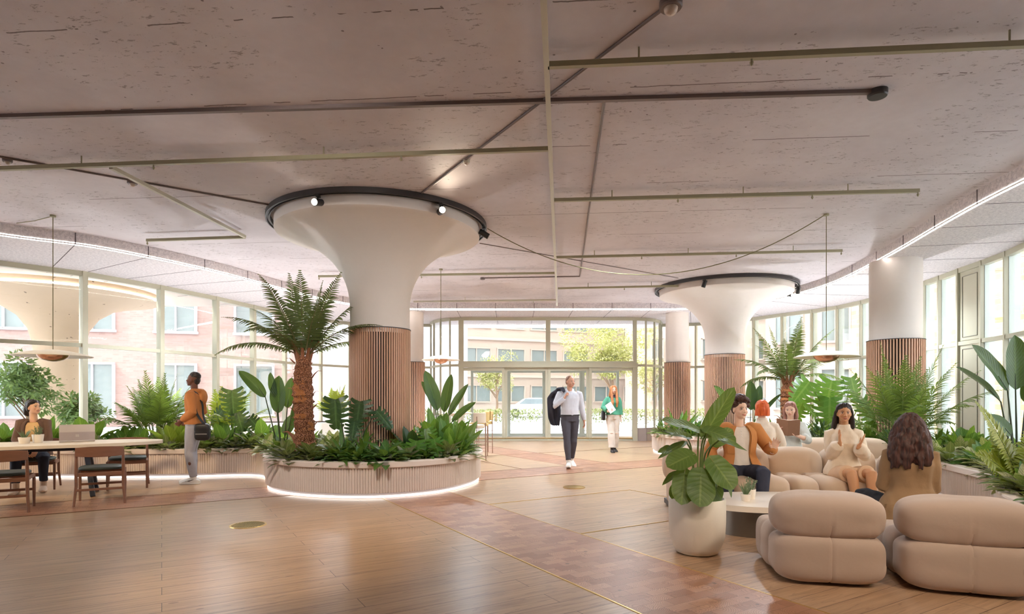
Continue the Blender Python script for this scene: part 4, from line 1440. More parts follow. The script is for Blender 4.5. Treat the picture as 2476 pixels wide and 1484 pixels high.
monstera('green split leaf plant low at the front right of the near planter', (-1.35, 8.9, SOIL), [
    ((-.05, -.22, .34), (-.1, -.5, -.8), (0, -1, .6), .30, .32), ((.2, -.15, .36), (.3, -.5, -.7), (.2, -1, .6), .28, .30), ((-.3, -.1, .30), (-.5, -.4, -.7), (-.3, -1, .6), .26, .28), ((.32, .05, .3), (.8, -.3, -.4), (.5, -.8, .8), .26, .26), ((.05, .1, .5), (.2, -.2, -.8), (0, -1, .4), .28, .3)], 'monstl', 6)
monstera('dark split leaf plant behind the boy beside the yellow palm', (-5.18, 10.95, SOIL), [
    ((0, 0, 1.12), (.1, -.1, -1), (.2, -1, .1), .46, .48), ((.1, .0, .70), (.3, -.1, -.9), (.1, -1, .3), .36, .4), ((.3, .05, .6), (.6, -.1, -.6), (.3, -1, .4), .3, .3), ((-.2, .05, .75), (-.5, -.1, -.7), (-.2, -1, .3), .34, .34)], 'monst', 7)
B = [(-8.35, 10.6, 8, .62, .26, 'broad', .55), (-7.75, 10.75, 9, .70, .30, 'broad', .6), (-9.0, 10.55, 7, .55, .24, 'broad', .6), (-7.0, 10.8, 8, .56, .24, 'broad', .7), (-6.05, 10.65, 9, .66, .26, 'broady', .6), (-5.2, 10.75, 8, .66, .24, 'broad', .75), (-4.62, 11.0, 8, .62, .26, 'broad', .6), (-6.6, 10.5, 7, .48, .2, 'broad', .8), (-4.15, 10.75, 7, .5, .24, 'broad', .65),
     (-1.20, 9.55, 10, .78, .27, 'broad', .50), (-.98, 9.25, 9, .66, .25, 'broad', .55), (-1.55, 9.25, 9, .6, .22, 'monst', .65), (-.85, 9.9, 8, .66, .24, 'broad', .6)]
LB = ['broad leaved plant behind the seated person, left one by the table', 'broad leaved plant behind the laptop at the window mullion', 'broad leaved plant at the far left edge behind the seated person', 'broad leaved plant between the laptop and the feathery palm', 'yellow green broad leaved plant just left of the standing boy', 'broad leaved plant just right of the boy and his bag', 'tall broad leaved plant between the boy and the tree fern', 'small broad leaved plant under the feathery palm', 'light broad leaved plant behind the dark stems by the fern',
      'tall upright broad leaved plant right of the near column', 'broad leaved plant at the right end of the near planter', 'dark broad leaved plant at the foot of the near column', 'broad leaved plant at the back right of the near planter, toward the bar stools']
for (x, y, n_, L, W, mt, sp), lb in zip(B, LB):
    broad_clump(lb, (x, y, SOIL), n_, L, W, mt, int(abs(x) * 100), sp)
broad_clump('strap leaved plant arching over the right end of the near planter rim', (-.88, 9.1, SOIL), 9, .60, .10, 'broad', 77, 1.05, prof='lance', droop=.5)

# ---- right hand planter
tree_fern('smaller tree fern behind the reading girl, by the right windows', (6.15, 13.2, SOIL), 1.35, .145, 15, 1.32, 8, 1.08)
areca('tall feathery palm in front of the straight column, behind the seated people', (6.55, 9.95, SOIL), 1.86, 26, 'palm', 31, .36, .62)
strelitzia('paddle leaved plant behind the curly haired man, before the slatted column', (5.35, 13.35, SOIL), [
    (-.3, 0, .62, .82, .22, -.62, 0, -1.2), (.02, -.03, .70, .66, .27, 0, 0, -1.57), (.14, .0, .68, .60, .20, .18, .05, -1.9), (.24, .02, .55, .75, .10, .75, .1, -2.2)], seed=9)
strelitzia('tall paddle leaved plant with long stems at the right edge of the view', (6.02, 7.05, SOIL), [
    (-.12, 0, 1.05, .70, .26, -.62, .0, -1.15), (-.16, .05, .92, .66, .16, -.85, .1, -.9), (.0, .03, 1.06, .66, .30, .0, .02, -1.57), (.22, .0, .95, .62, .26, .25, 0, -1.9), (-.12, -.05, .52, .40, .19, -.9, -.1, -1.2), (.1, -.08, .50, .42, .22, .35, -.15, -1.5), (.16, .08, .9, .6, .2, .5, .2, -2.2), (.3, .05, 1.1, .5, .2, .4, 0, -1.5)], seed=10)
monstera('bright split leaf plant between the smaller tree fern and the feathery palm', (6.25, 11.3, SOIL), [
    ((-.72, -.3, 1.28), (-.6, -.1, -.7), (-.3, -1, .4), .52, .50), ((-.25, -.2, 1.30), (-.25, -.1, -.9), (-.1, -1, .25), .55, .58), ((.1, -.2, 1.36), (.2, -.1, -.9), (.2, -1, .2), .46, .46), ((-.35, -.3, .98), (-.1, -.2, -.9), (-.2, -1, .3), .58, .60), ((-.75, -.1, .95), (-.4, -.1, -.9), (-.4, -1, .3), .42, .44), ((.25, -.3, .95), (.3, -.2, -.9), (.3, -1, .3), .48, .5), ((-.1, -.3, .65), (.3, -.3, -.8), (.1, -1, .4), .42, .46), ((-.6, -.3, .62), (-.6, -.2, .6), (.2, -1, .3), .36, .16)], 'monstl', 12)
B = [(5.95, 12.5, 9, .60, .26, 'broad', .6), (6.75, 12.1, 9, .62, .26, 'broad', .6), (5.75, 11.9, 10, .52, .22, 'monst', .7), (6.5, 10.9, 10, .6, .25, 'broad', .65), (7.3, 9.55, 9, .55, .26, 'broad', .65), (7.75, 10.0, 9, .5, .24, 'broad', .7), (4.75, 13.75, 9, .5, .2, 'broad', .7), (6.6, 7.9, 7, .46, .22, 'broad', .5)]
LB = ['broad leaved plant behind the reading girl, left of the fern trunk', 'broad leaved plant right of the smaller tree fern trunk', 'dark leafy plant behind the second sofa back', 'leafy plant behind the head of the smiling woman', 'light broad leaved plant right of the curly hair, below the windows', 'broad leaved plant at the foot of the pale green wall panel', 'broad leaved plant at the foot of the far slatted column', 'pale broad leaved plant behind the big lime frond']
for (x, y, n_, L, W, mt, sp), lb in zip(B, LB):
    broad_clump(lb, (x, y, SOIL), n_, L, W, mt, int(abs(x) * 100) + 3, sp)
def bushy(label, loc, r, n_, mat, seed):
    rn.seed(seed)
    t = thing('bushy_plant', label, 'plant', loc)
    m_ = MB()
    for k in range(n_):
        d = V((rn.gauss(0, 1), rn.gauss(0, 1), abs(rn.gauss(0, 1)) + .2)).normalized()
        b = V((d.x * r, d.y * r, d.z * r * 1.1)) * rn.uniform(.45, 1)
        leaf(m_, b, d + V((0, 0, -.2)), V((0, 0, 1)), .13, .045, 'lance', .6, .2, 5, 0, 3)
    m_.build('foliage', M[mat], t)
    m_ = MB()
    for k in range(10):
        a = k * .63; m_.tube([(0, 0, 0), (cos(a) * r * .4, sin(a) * r * .4, r * .8)], .006, 5)
    m_.build('stems', M['stemd'], t)
bushy('dark bushy plant between the second sofa and the smiling woman', (5.55, 10.6, SOIL), .48, 420, 'monst', 4)
bushy('dark bushy plant behind the smiling woman, right of her hair', (6.05, 9.35, SOIL), .42, 340, 'monst', 5)
broad_clump('rosette of pointed leaves at the near end of the far planter by the entrance', (4.05, 14.3, SOIL), 20, .80, .17, 'broad', 41, .95, name='rosette_plant', prof='lance', droop=.45)
broad_clump('second rosette plant half behind the potted leaves, by the far slatted column', (4.6, 14.0, SOIL), 14, .55, .14, 'broad', 42, .95, name='rosette_plant', prof='lance', droop=.45)
# big lime fronds near the right edge
rn.seed(50)
t = thing('lime_frond_plant', 'plant with large yellow green fronds leaning left at the right edge', 'plant', (5.18, 6.0, SOIL))
for (d, L, up) in (((-.30, .05, 1), 1.02, (.5, -.8, .3)), ((-.62, -.1, .8), .70, (.2, -.8, .5)), ((.10, -.05, 1), .82, (.1, -1, .3)), ((.35, 0, 1), .72, (-.2, -1, .3)), ((-.15, .25, 1), .7, (.2, -1, .2)), ((.55, -.1, .7), .6, (0, -.6, 1))):
    mf, ms = MB(), MB()
    frond(mf, ms, (0, 0, 0), d, L, .5, .20, .034, 48, 78, .10, .10, .35, .008, up)
    mf.build('frond', M['cycad'], t)
    ms.build('frond_stalk', M['stem'], t)
strelitzia('pair of variegated leaves rising behind the left shoulder of the curly haired person', (5.72, 8.25, SOIL), [(-.12, -.05, .20, .30, .15, -.25, 0, -1.5), (-.2, -.05, .12, .30, .14, -1.3, 0, -1.5), (.05, 0, .10, .3, .14, .3, 0, -1.5)], 'coverv', 13, 'variegated_plant')

# ---- the large potted plant
rn.seed(61)
PX, PY = 1.63, 5.22
t = thing('potted_plant', 'large potted plant with big round leaves in a tall white pot, front right', 'potted plant', (PX, PY, 0))
m_ = MB(); pot(m_, .243, .485); m_.build('pot', M['potwhite'], t)
m_ = MB(); m_.lathe([(.222, .43), (.1, .445), (.001, .445)], 32); m_.build('soil', M['soil'], t)
# (px, py of the leaf base, depth offset), tip px, width, facing
LEAVES = [((1705, 1048), 0.05, (1768, 948), .17, (-.5, -.75, .3), .0), ((1690, 1040), -.08, (1612, 1012), .19, (-.2, -.45, .9), .25), ((1716, 1042), -.10, (1775, 1062), .23, (.2, -.5, .9), .3), ((1660, 1068), 0.0, (1595, 1098), .12, (-.4, -.4, .9), .35), ((1740, 1062), -.02, (1802, 1082), .10, (.3, -.5, .8), .3),
          ((1668, 1102), -.12, (1618, 1122), .20, (-.3, -.85, .5), .2), ((1728, 1120), -.14, (1770, 1175), .24, (.2, -.95, .3), .15), ((1640, 1140), -.05, (1603, 1165), .08, (-.5, -.6, .6), .4), ((1655, 1148), -.15, (1648, 1212), .20, (-.1, -1, .25), .1), ((1695, 1150), -.18, (1692, 1217), .25, (0, -1, .2), .1), ((1733, 1180), -.08, (1722, 1212), .16, (.3, -.9, .2), .1), ((1760, 1162), -.06, (1768, 1198), .06, (.5, -.7, .2), .3),
          ((1660, 1055), .12, (1615, 1040), .16, (-.2, -.3, 1), .2), ((1720, 1075), .14, (1765, 1040), .15, (.1, -.7, .6), .1), ((1628, 1085), .02, (1598, 1090), .12, (-.6, -.5, .6), .2), ((1650, 1172), -.02, (1630, 1205), .16, (-.5, -.8, .2), .1)]
for (b, dy, tip, W, up, dr) in LEAVES:
    p0 = at(b[0], b[1], PY + dy) - V((PX, PY, 0))
    p1 = at(tip[0], tip[1], PY + dy * 1.6 - .03) - V((PX, PY, 0))
    d = p1 - p0
    L = d.length * 1.12
    m_ = MB()
    q = V((p0.x * .22, p0.y * .3, .44))
    mid = V((p0.x * .5, p0.y * .5, max(.5, p0.z * .75 + .12)))
    m_.tube(spline([q, mid, p0], 5), .0075, 6)
    m_.build('stem', M['stem'], t)
    m_ = MB()
    leaf(m_, p0, d, up, max(L, .15), max(W, .07), 'round' if W > .13 else 'ovate', dr * .6, .12, 14, .07, 9, heart=.35 if W > .15 else .1)
    m_.build('leaf', M['alo'], t)
# ------------------------------------------------------------------ outside the glass
m_ = MB(); m_.box((0, 40, -.06), (160, 120, .1)); struct(m_.build('ground', M['pavement'], None, False))
M['asphalt'] = plain('street_asphalt', rgb(176, 172, 172), 0.9, var=.05)
m_ = MB(); m_.box((2, 42, .0), (120, 7, .03)); struct(m_.build('street', M['asphalt'], None, False))
m_ = MB(); m_.box((2, 25.5, .0), (30, .6, .05)); struct(m_.build('kerb', M['grey'], None, False))

M['canopy'] = plain('canopy_render', rgb(214, 198, 184), .85, var=.03, nscale=1)
# canopy with its own flared column beyond the left windows
m_ = MB(); m_.prism([(-26, 10.5), (-10.2, 11.9), (-9.1, 13.0), (-8.6, 15.6), (-8.9, 19.8), (-26, 19.8)], 4.45, 4.7)
struct(m_.build('canopy', M['canopy'], None, False))
t = thing('column', 'flared concrete column standing outside the left windows behind the bushy tree', 'column', (-13.0, 17.0, 0))
m_ = MB(); m_.lathe([(.58, 0), (.58, 2.6), (.62, 3.0), (.72, 3.35), (.95, 3.7), (1.35, 3.98), (2.0, 4.18), (2.5, 4.26), (2.5, 4.46)], 64); m_.build('shaft', M['outconcrete'], t, True, angle=35)
m_ = MB(); m_.lathe([(2.52, 4.27), (2.53, 4.29), (2.52, 4.31)], 96); m_.build('light_ring', M['led'], t)

M['lilac'] = plain('pale_lilac_wall', rgb(216, 204, 208), .85, var=.03, nscale=1)
def building(label, name, org, ang, L, H, floors, bays, mat, ww=.62, wh=.55, sill=.9, fh=3.3, depth=8, band=False, z0=0.0):
    """facade along +x from org, turned by ang; windows are parts with panes"""
    t = thing(name, label, 'building', (org[0], org[1], z0), R(ang))
    m_ = MB(); m_.box((L / 2, depth / 2, H / 2), (L, depth, H)); m_.build('walls', M[mat], t, False)
    bw = L / bays
    for f in range(floors):
        for b in range(bays):
            w = bw * ww
            x = (b + .5) * bw
            z = f * fh + sill + wh * fh / 2
            if z + wh * fh / 2 > H: continue
            m_ = MB()
            hw, hh = w / 2, wh * fh / 2
            for (cx_, cz, sx, sz) in ((x, z + hh, w + .1, .1), (x, z - hh, w + .2, .12), (x - hw, z, .1, 2 * hh), (x + hw, z, .1, 2 * hh), (x, z, .06, 2 * hh)):
                m_.box((cx_, -.05, cz), (sx, .22, sz))
            wf = m_.build('window', M['stucco'] if mat != 'pinkbrick' else M['lilac'], t, False)
            m_ = MB(); m_.box((x, -.01, z), (w, .06, 2 * hh)); m_.build('pane', M['winpane'], wf, False)
    if band:
        for f in range(1, floors + 1):
            m_ = MB(); m_.box((L / 2, -.12, f * fh + .1), (L + .2, .3, .25)); m_.build('cornice', M['stucco'], t, False)
    return t
building('pale pink brick building filling the left windows', 'brick_building', (-40, 24.0), 14, 33, 11, 3, 9, 'pinkbrick', .5, .62, .5, 4.2)
building('pale office block with rows of wide windows straight ahead through the entrance', 'office_building', (-14, 62), -3, 20, 15, 4, 8, 'stucco', .72, .5, 1.0, 3.6, band=True)
building('receding pale office wing with ribbon windows behind the yellow tree', 'office_building', (-8, 52), 22, 34, 17, 5, 10, 'stucco', .8, .45, 1.1, 3.4, band=True)
building('lilac rendered wall seen through the left half of the entrance glass', 'building', (-9.5, 30), 48, 10, 10, 0, 1, 'lilac', depth=2)
building('cream building with small square windows seen beside the slatted columns', 'town_house', (10.5, 47), 0, 22, 18, 5, 11, 'stucco', .45, .5, 1.2, 3.3)
building('yellow brick building close outside the right hand windows', 'brick_building', (21, 8.5), 97, 18, 13, 0, 1, 'yellowbrick', .5, .5, 1.2, 3.6, depth=4)
building('cream building closing the street behind the right windows', 'building', (15, 35), -25, 12, 12, 3, 5, 'stucco', .6, .6, .8, 3.8)

M['treeleaf'] = leaf_mat('sunlit_tree_leaf', rgb(176, 170, 112), rgb(200, 190, 140), .25, fine=0)
M['treegreen'] = leaf_mat('garden_tree_leaf', rgb(112, 138, 96), rgb(150, 170, 120), .35, fine=0)
M['hedge'] = leaf_mat('hedge_leaf', rgb(150, 156, 100), rgb(180, 180, 120), .2, fine=0)
M['treebark'] = wood_mat('street_tree_bark', rgb(140, 112, 90))
def tree(label, loc, h, r, n_, mat, seed, lsz=.35, trunk=.16, squash=1.0, name='tree', cz=.72):
    q = random.Random(seed)
    t = thing(name, label, 'tree', loc)
    m_ = MB()
    m_.tube([(0, 0, 0), (.1, 0, h * .25), (.05, 0, h * .55), (0, 0, h * .8)], [trunk, trunk * .8, trunk * .55, trunk * .2], 8)
    for k in range(9):
        a = q.uniform(0, 6.3); z = h * q.uniform(.3, .6)
        m_.tube([(.05, 0, z), (cos(a) * r * .4, sin(a) * r * .4, z + h * .15), (cos(a) * r * .75, sin(a) * r * .75, z + h * .22)], [trunk * .4, trunk * .25, trunk * .06], 5)
    m_.build('trunk', M['treebark'], t)
    m_ = MB()
    rn.seed(seed)
    blobs = [(V((q.gauss(0, .45) * r, q.gauss(0, .45) * r, h * cz + q.gauss(0, .42) * h * .28 * squash)), q.uniform(.3, .55) * r) for _ in range(16)]
    for k in range(n_):
        c, br = q.choice(blobs)
        d = V((q.gauss(0, 1), q.gauss(0, 1), q.gauss(0, 1))).normalized()
        p = c + d * br * q.uniform(.5, 1)
        leaf(m_, p, d + V((q.uniform(-1, 1), q.uniform(-1, 1), q.uniform(-.6, .6))), V((0, 0, 1)) + d, lsz * q.uniform(.7, 1.2), lsz * .45, 'ovate', .3, .1, 4, 0, 3)
    m_.build('crown', M[mat], t)
tree('tall yellow leaved street tree behind the walking pair', (6.2, 37, 0), 5.6, 2.0, 9000, 'treeleaf', 3, .17)
tree('thin yellow green street tree seen through the left entrance door', (-1.0, 36, 0), 4.0, 1.2, 2600, 'treeleaf', 4, .15, .09)
tree('small yellow green tree behind the slim red haired walker', (9.6, 40, 0), 4.4, 1.4, 3000, 'treeleaf', 5, .16, .1)
tree('soft green garden tree outside the far left window', (-11.2, 13.6, 0), 2.25, .62, 2600, 'treegreen', 6, .12, .05, .9, 'garden_tree')
tree('low green garden tree outside, just right of the seated person', (-10.0, 13.8, 0), 1.6, .55, 1700, 'treegreen', 7, .12, .04, .9, 'garden_tree')
def hedge(label, x0, x1, y, h, seed):
    q = random.Random(seed)
    m_ = MB()
    rn.seed(seed)
    n_ = int((x1 - x0) * 420)
    for k in range(n_):
        p = V((q.uniform(x0, x1), y + q.uniform(-.4, .4), h * q.random() ** .6))
        leaf(m_, p, (q.uniform(-1, 1), q.uniform(-1, .3), q.uniform(-.1, 1)), (0, 0, 1), .15, .08, 'ovate', .3, .1, 3, 0, 3)
    tag(m_.build('hedge', M['hedge'], None), label, 'hedge')
hedge('low sunlit hedge beyond the left entrance doors', -6, 2.6, 33, .75, 1)
hedge('low sunlit hedge beyond the right entrance doors', 3.8, 12, 33, .75, 2)

M['carpaint'] = plain('white_car_paint', rgb(232, 230, 228), .3, var=.01)
M['tyre'] = plain('tyre', rgb(60, 58, 58), .8)
M['carglass'] = plain('car_glass', rgb(110, 118, 122), .1)
def car(label, loc, rz=0, mat='carpaint'):
    t = thing('car', label, 'car', loc, rz)
    prof = [(-2.15, .32), (-2.2, .62), (-2.05, .86), (-1.35, .95), (-.75, 1.36), (-.3, 1.45), (.75, 1.44), (1.35, 1.15), (1.7, .98), (2.15, .9), (2.22, .6), (2.15, .32)]
    m_ = MB()
    P = []
    for y, k in ((-.84, .97), (-.87, 1), (.87, 1), (.84, .97)):
        P.append([V((x * k, y * (1 if z < 1.0 else .82), z * k if z > .5 else z)) for x, z in prof])
    m_.grid(P)
    n_ = len(prof)
    m_.add(P[0], [tuple(range(n_))]); m_.add(P[-1], [tuple(reversed(range(n_)))])
    m_.build('body', M[mat], t, True, angle=30)
    m_ = MB()
    for y in (-.80, .80):
        vs = [V((-1.1, y * 1.04, .98)), V((1.35, y * 1.04, 1.0)), V((.75, y * .93, 1.36)), V((-.6, y * .93, 1.36))]
        m_.add(vs, [(0, 1, 2, 3)])
    m_.build('side_window', M['carglass'], t, False)
    for x in (-1.35, 1.35):
        for y in (-.8, .8):
            m_ = MB(); m_.tube([(x, y - .1, .32), (x, y + .1, .32)], .32, 20); w = m_.build('wheel', M['tyre'], t, True, angle=30)
            m_ = MB(); m_.tube([(x, y - .11, .32), (x, y + .11, .32)], .18, 14); m_.build('hub', M['silver'], w)
car('white car parked across the street, seen through the left sliding door', (1.6, 44, .02))
car('second pale car farther right along the street, behind the slatted column', (17.5, 43.4, .02))
# ------------------------------------------------------------------ people
def remesh(mb, voxel, smooth=4, fac=.5, disp=None):
    me = mb.mesh('tmp')
    o = bpy.data.objects.new('tmp', me)
    COL.objects.link(o)
    r = o.modifiers.new('r', 'REMESH'); r.mode = 'VOXEL'; r.voxel_size = voxel; r.adaptivity = 0
    s = o.modifiers.new('s', 'SMOOTH'); s.iterations = smooth; s.factor = fac
    dg = bpy.context.evaluated_depsgraph_get()
    out = bpy.data.meshes.new_from_object(o.evaluated_get(dg))
    bpy.data.objects.remove(o)
    bpy.data.meshes.remove(me)
    if disp:
        n = len(out.vertices)
        nr = [v.normal.copy() for v in out.vertices]
        for v, nn in zip(out.vertices, nr):
            v.co = v.co + nn * disp(v.co)
        out.update()
    return out

def ik(a, t, l1, l2, pole):
    a, t = V(a), V(t)
    d = t - a
    D = min(d.length, (l1 + l2) * .999)
    u = d.normalized()
    t = a + u * D
    x = (l1 * l1 - l2 * l2 + D * D) / (2 * D)
    h = math.sqrt(max(l1 * l1 - x * x, 0))
    p = V(pole) - u * V(pole).dot(u)
    p.normalize()
    return a + u * x + p * h, t

def hand(mb, w, d, n, right, curl=.25, s=1.0, spread=1.0):
    """w wrist, d towards the fingers, n out of the palm; palm, four unequal bent fingers, thumb from the side of the palm"""
    d, n = V(d).normalized(), V(n)
    n = (n - d * n.dot(d)).normalized()
    l = d.cross(n) if right else n.cross(d)
    l.normalize()
    w = V(w)
    mb.tube([w - d * .03 * s, w + d * .012 * s, w + d * .045 * s, w + d * .085 * s, w + d * .098 * s], [(.026 * s, .02 * s), (.030 * s, .017 * s), (.039 * s, .015 * s), (.041 * s, .012 * s), (.036 * s, .008 * s)], 12, ref=l, rnd=True)
    for i, (off, L) in enumerate(((.0335, .070), (.0115, .079), (-.0105, .073), (-.031, .057))):
        off *= s; L *= s
        b = w + d * (.090 - abs(i - 1.2) * .004) * s + l * off
        q = d + l * (off * 3.2 * spread)
        q.normalize()
        c = curl * (1 + .18 * i)
        P = [b - q * .015 * s, b]
        ang = 0
        for k, fr in enumerate((.45, .32, .23)):
            ang += c * (.55, .95, .75)[k]
            dd = q * cos(ang) + n * sin(ang)
            P.append(P[-1] + dd * (L * fr))
        mb.tube(P, [.0092 * s, .0090 * s, .0084 * s, .0076 * s, .0062 * s], 8, rnd=True)
    b = w + d * .022 * s + l * .024 * s + n * .004 * s
    t1 = (d * .62 + l * .72 + n * .30).normalized()
    t2 = (d * .85 + l * .35 + n * (.25 + curl * .5)).normalized()
    mb.tube([b, b + t1 * .036 * s, b + t1 * .036 * s + t2 * .030 * s, b + t1 * .036 * s + t2 * .054 * s], [.0135 * s, .0118 * s, .0102 * s, .0075 * s], 8, rnd=True)

MALE = [(-.16, .148, .105), (0, .162, .115), (.2, .155, .108), (.38, .148, .105), (.55, .158, .112), (.72, .172, .118), (.85, .165, .105), (.93, .12, .082), (1.0, .066, .064)]
FEM = [(-.16, .152, .108), (0, .170, .118), (.2, .152, .102), (.38, .128, .092), (.55, .136, .102), (.70, .146, .122), (.84, .142, .097), (.93, .102, .072), (1.0, .056, .056)]

class Fig:
    def __init__(s, name_label, loc, rz, scale=1.0, fem=False, pelvis=(0, 0, .93), neck=None, twist=0, hips=0, head=(0, 0), bulk=1.0):
        s.t = thing('person', name_label, 'person', loc, rz)
        s.t.scale = (scale,) * 3
        s.fem = fem
        s.pel = V(pelvis)
        s.neck = V(neck) if neck else s.pel + V((0, -.01, .52))
        s.prof = FEM if fem else MALE
        s.bulk = bulk
        s.tw, s.hp = R(twist), R(hips)
        s.body = MB()
        yaw, pit = R(head[0]), R(head[1])
        s.Mh = Matrix.Rotation(yaw, 3, 'Z') @ Matrix.Rotation(pit, 3, 'X')
        s.hc = s.neck + V((0, -.012, .070)) + s.Mh @ V((0, -.018, .108))
        s.arms, s.legs = {}, {}
    def side(s, u):
        a = s.hp + (s.tw - s.hp) * min(max(u, 0), 1)
        return V((cos(a), sin(a), 0))
    def spine(s, u):
        up = V((0, 0, 1))
        mid = s.pel + up * (.26) + (s.neck - s.pel - up * .52) * .35
        if u < 0: return s.pel + up * (.52 * u)
        return s.pel * (1 - u) ** 2 + mid * (2 * u * (1 - u)) + s.neck * u * u
    def torso_rows(s, off, u0=-.16, u1=1.0, n=28, a0=0, a1=2 * pi, k=14, belly=0, flare=0):
        rows = []
        us = [u0 + (u1 - u0) * i / k for i in range(k + 1)]
        for u in us:
            rx, ry = None, None
            for (ua, xa, ya), (ub, xb, yb) in zip(s.prof[:-1], s.prof[1:]):
                if ua <= u <= ub + 1e-6:
                    f = (u - ua) / (ub - ua); rx = xa + (xb - xa) * f; ry = ya + (yb - ya) * f; break
            if rx is None: rx, ry = s.prof[0][1:] if u < s.prof[0][0] else s.prof[-1][1:]
            rx = rx * s.bulk + off + flare * max(0, .3 - u); ry = ry * s.bulk + off + flare * max(0, .3 - u)
            sd = s.side(u)
            p0, p1 = s.spine(u - .02), s.spine(u + .02)
            ax = (p1 - p0).normalized()
            sd = (sd - ax * sd.dot(ax)).normalized()
            bk = ax.cross(sd)
            c = s.spine(u)
            row = []
            for q in range(n):
                a = a0 + (a1 - a0) * q / (n if a1 - a0 > 6.2 else n - 1)
                ca, sa = cos(a), sin(a)
                e = .86
                X = math.copysign(abs(ca) ** e, ca); Y = math.copysign(abs(sa) ** e, sa)
                yy = ry * Y
                if Y < 0:
                    yy *= 1 + belly * math.exp(-((u - .3) / .2) ** 2)
                    if s.fem: yy -= .030 * math.exp(-((u - .66) / .10) ** 2) * math.exp(-((abs(X) - .5) / .35) ** 2) * -Y
                row.append(c + sd * (rx * X) + bk * yy)
            rows.append(row)
        return rows
    def loft(s, mb, rows):
        n = len(rows[0])
        b = len(mb.v)
        mb.grid(rows, closed=True)
        mb.f.append(tuple(b + i for i in reversed(range(n))))
        mb.f.append(tuple(b + (len(rows) - 1) * n + i for i in range(n)))
    def shoulder(s, sd):
        hw = (.150 if s.fem else .185) * s.bulk ** .5
        return s.spine(.885) + s.side(.9) * (hw * sd)
    def arm(s, key, wrist, pole, d, n, curl=.25, hs=1.0):
        sd = -1 if key == 'R' else 1
        a = s.shoulder(sd)
        k = .94 if s.fem else 1.0
        e, w = ik(a, wrist, .285 * k, .255 * k, pole)
        s.arms[key] = (a, e, w)
        r = (.86 if s.fem else 1.0)
        s.body.tube([a + V((-sd * .03, 0, .0)), a, a.lerp(e, .35), a.lerp(e, .8), e, e.lerp(w, .25), e.lerp(w, .7), w], [x * r for x in (.05, .054, .049, .042, .041, .043, .033, .027)], 12, rnd=True)
        hand(s.body, w, d, n, key == 'R', curl, (.92 if s.fem else 1.0) * hs)
    def leg(s, key, ankle, pole, toe=(0, -1, 0), tip=0.0):
        sd = -1 if key == 'R' else 1
        hip = s.pel + s.side(0) * (.088 * sd) + V((0, 0, -.05))
        k, an = ik(hip, ankle, .43, .42, pole)
        s.legs[key] = (hip, k, an, V(toe).normalized(), tip)
        r = 1.0
        s.body.tube([hip, hip.lerp(k, .2), hip.lerp(k, .6), hip.lerp(k, .9), k, k.lerp(an, .22), k.lerp(an, .5), k.lerp(an, .85), an], [x * r for x in (.088, .085, .070, .057, .055, .056, .050, .036, .036)], 14, rnd=True)
        s.foot(s.body, key, 0)
    def foot(s, mb, key, off, sole=0.0):
        hip, k, an, toe, tip = s.legs[key]
        z = V((0, 0, 1))
        toe = (toe + z * tip).normalized()
        side = toe.cross(z).normalized()
        up = side.cross(toe).normalized()
        base = an - up * .055
        def q(f, h): return base + toe * f + up * h
        mb.tube([q(-.065, -.005), q(-.03, .0), q(.04, .0), q(.10, -.008), q(.16, -.015), q(.195, -.02)],
                [(.030 + off, .028 + off), (.035 + off, .034 + off), (.038 + off, .036 + off), (.045 + off, .026 + off), (.045 + off, .018 + off), (.030 + off, .012 + off)], 14, ref=side, rnd=True)
        mb.tube([an + up * .04, an - up * .02, q(.02, 0)], [.036 + off, .036 + off, .03 + off], 12)
    def head(s, skin, hair=None, brow=None, lip=None, eyes=True, smile=0.0):
        M_, c = s.Mh, s.hc
        b = s.body
        k = .95 if s.fem else 1.0
        P = lambda x, y, z: c + M_ @ V((x * k, y * k, z * k))
        b.tube([s.spine(.94), s.neck + V((0, 0, .02)), c + M_ @ V((0, .02, -.06))], [(.058 * k, .056 * k), (.053 * k, .054 * k), (.052 * k, .056 * k)], 14, rnd=True)
        Mk = M_ * k
        b.ell(P(0, .012, .022), (.074, .094, .092), Mk, 20, 14)
        b.ell(P(0, -.022, -.022), (.066, .066, .084), Mk, 20, 14)
        b.ell(P(0, -.038, -.068), (.050, .044, .036), Mk, 14, 10)
        b.ell(P(0, -.066, -.090), (.022, .018, .017), Mk, 12, 8)
        b.tube([P(0, -.080, .012), P(0, -.093, -.012), P(0, -.104, -.030), P(0, -.088, -.036)], [.007, .0085, .0125, .007], 10, rnd=True)
        for sx in (-1, 1):
            b.ell(P(sx * .010, -.092, -.033), (.008, .009, .007), Mk, 8, 6)
            b.ell(P(sx * .040, -.062, -.028), (.022, .018, .02), Mk, 10, 8)
            b.ell(P(sx * .074, .008, -.012), (.010, .020, .031), Mk, 10, 8)
        b.ell(P(0, -.082, -.058), (.023, .012, .012), Mk, 10, 8)
        s.P = P
        s.skin = skin
        if eyes:
            s.face = (brow, lip, smile)
        else:
            s.face = None
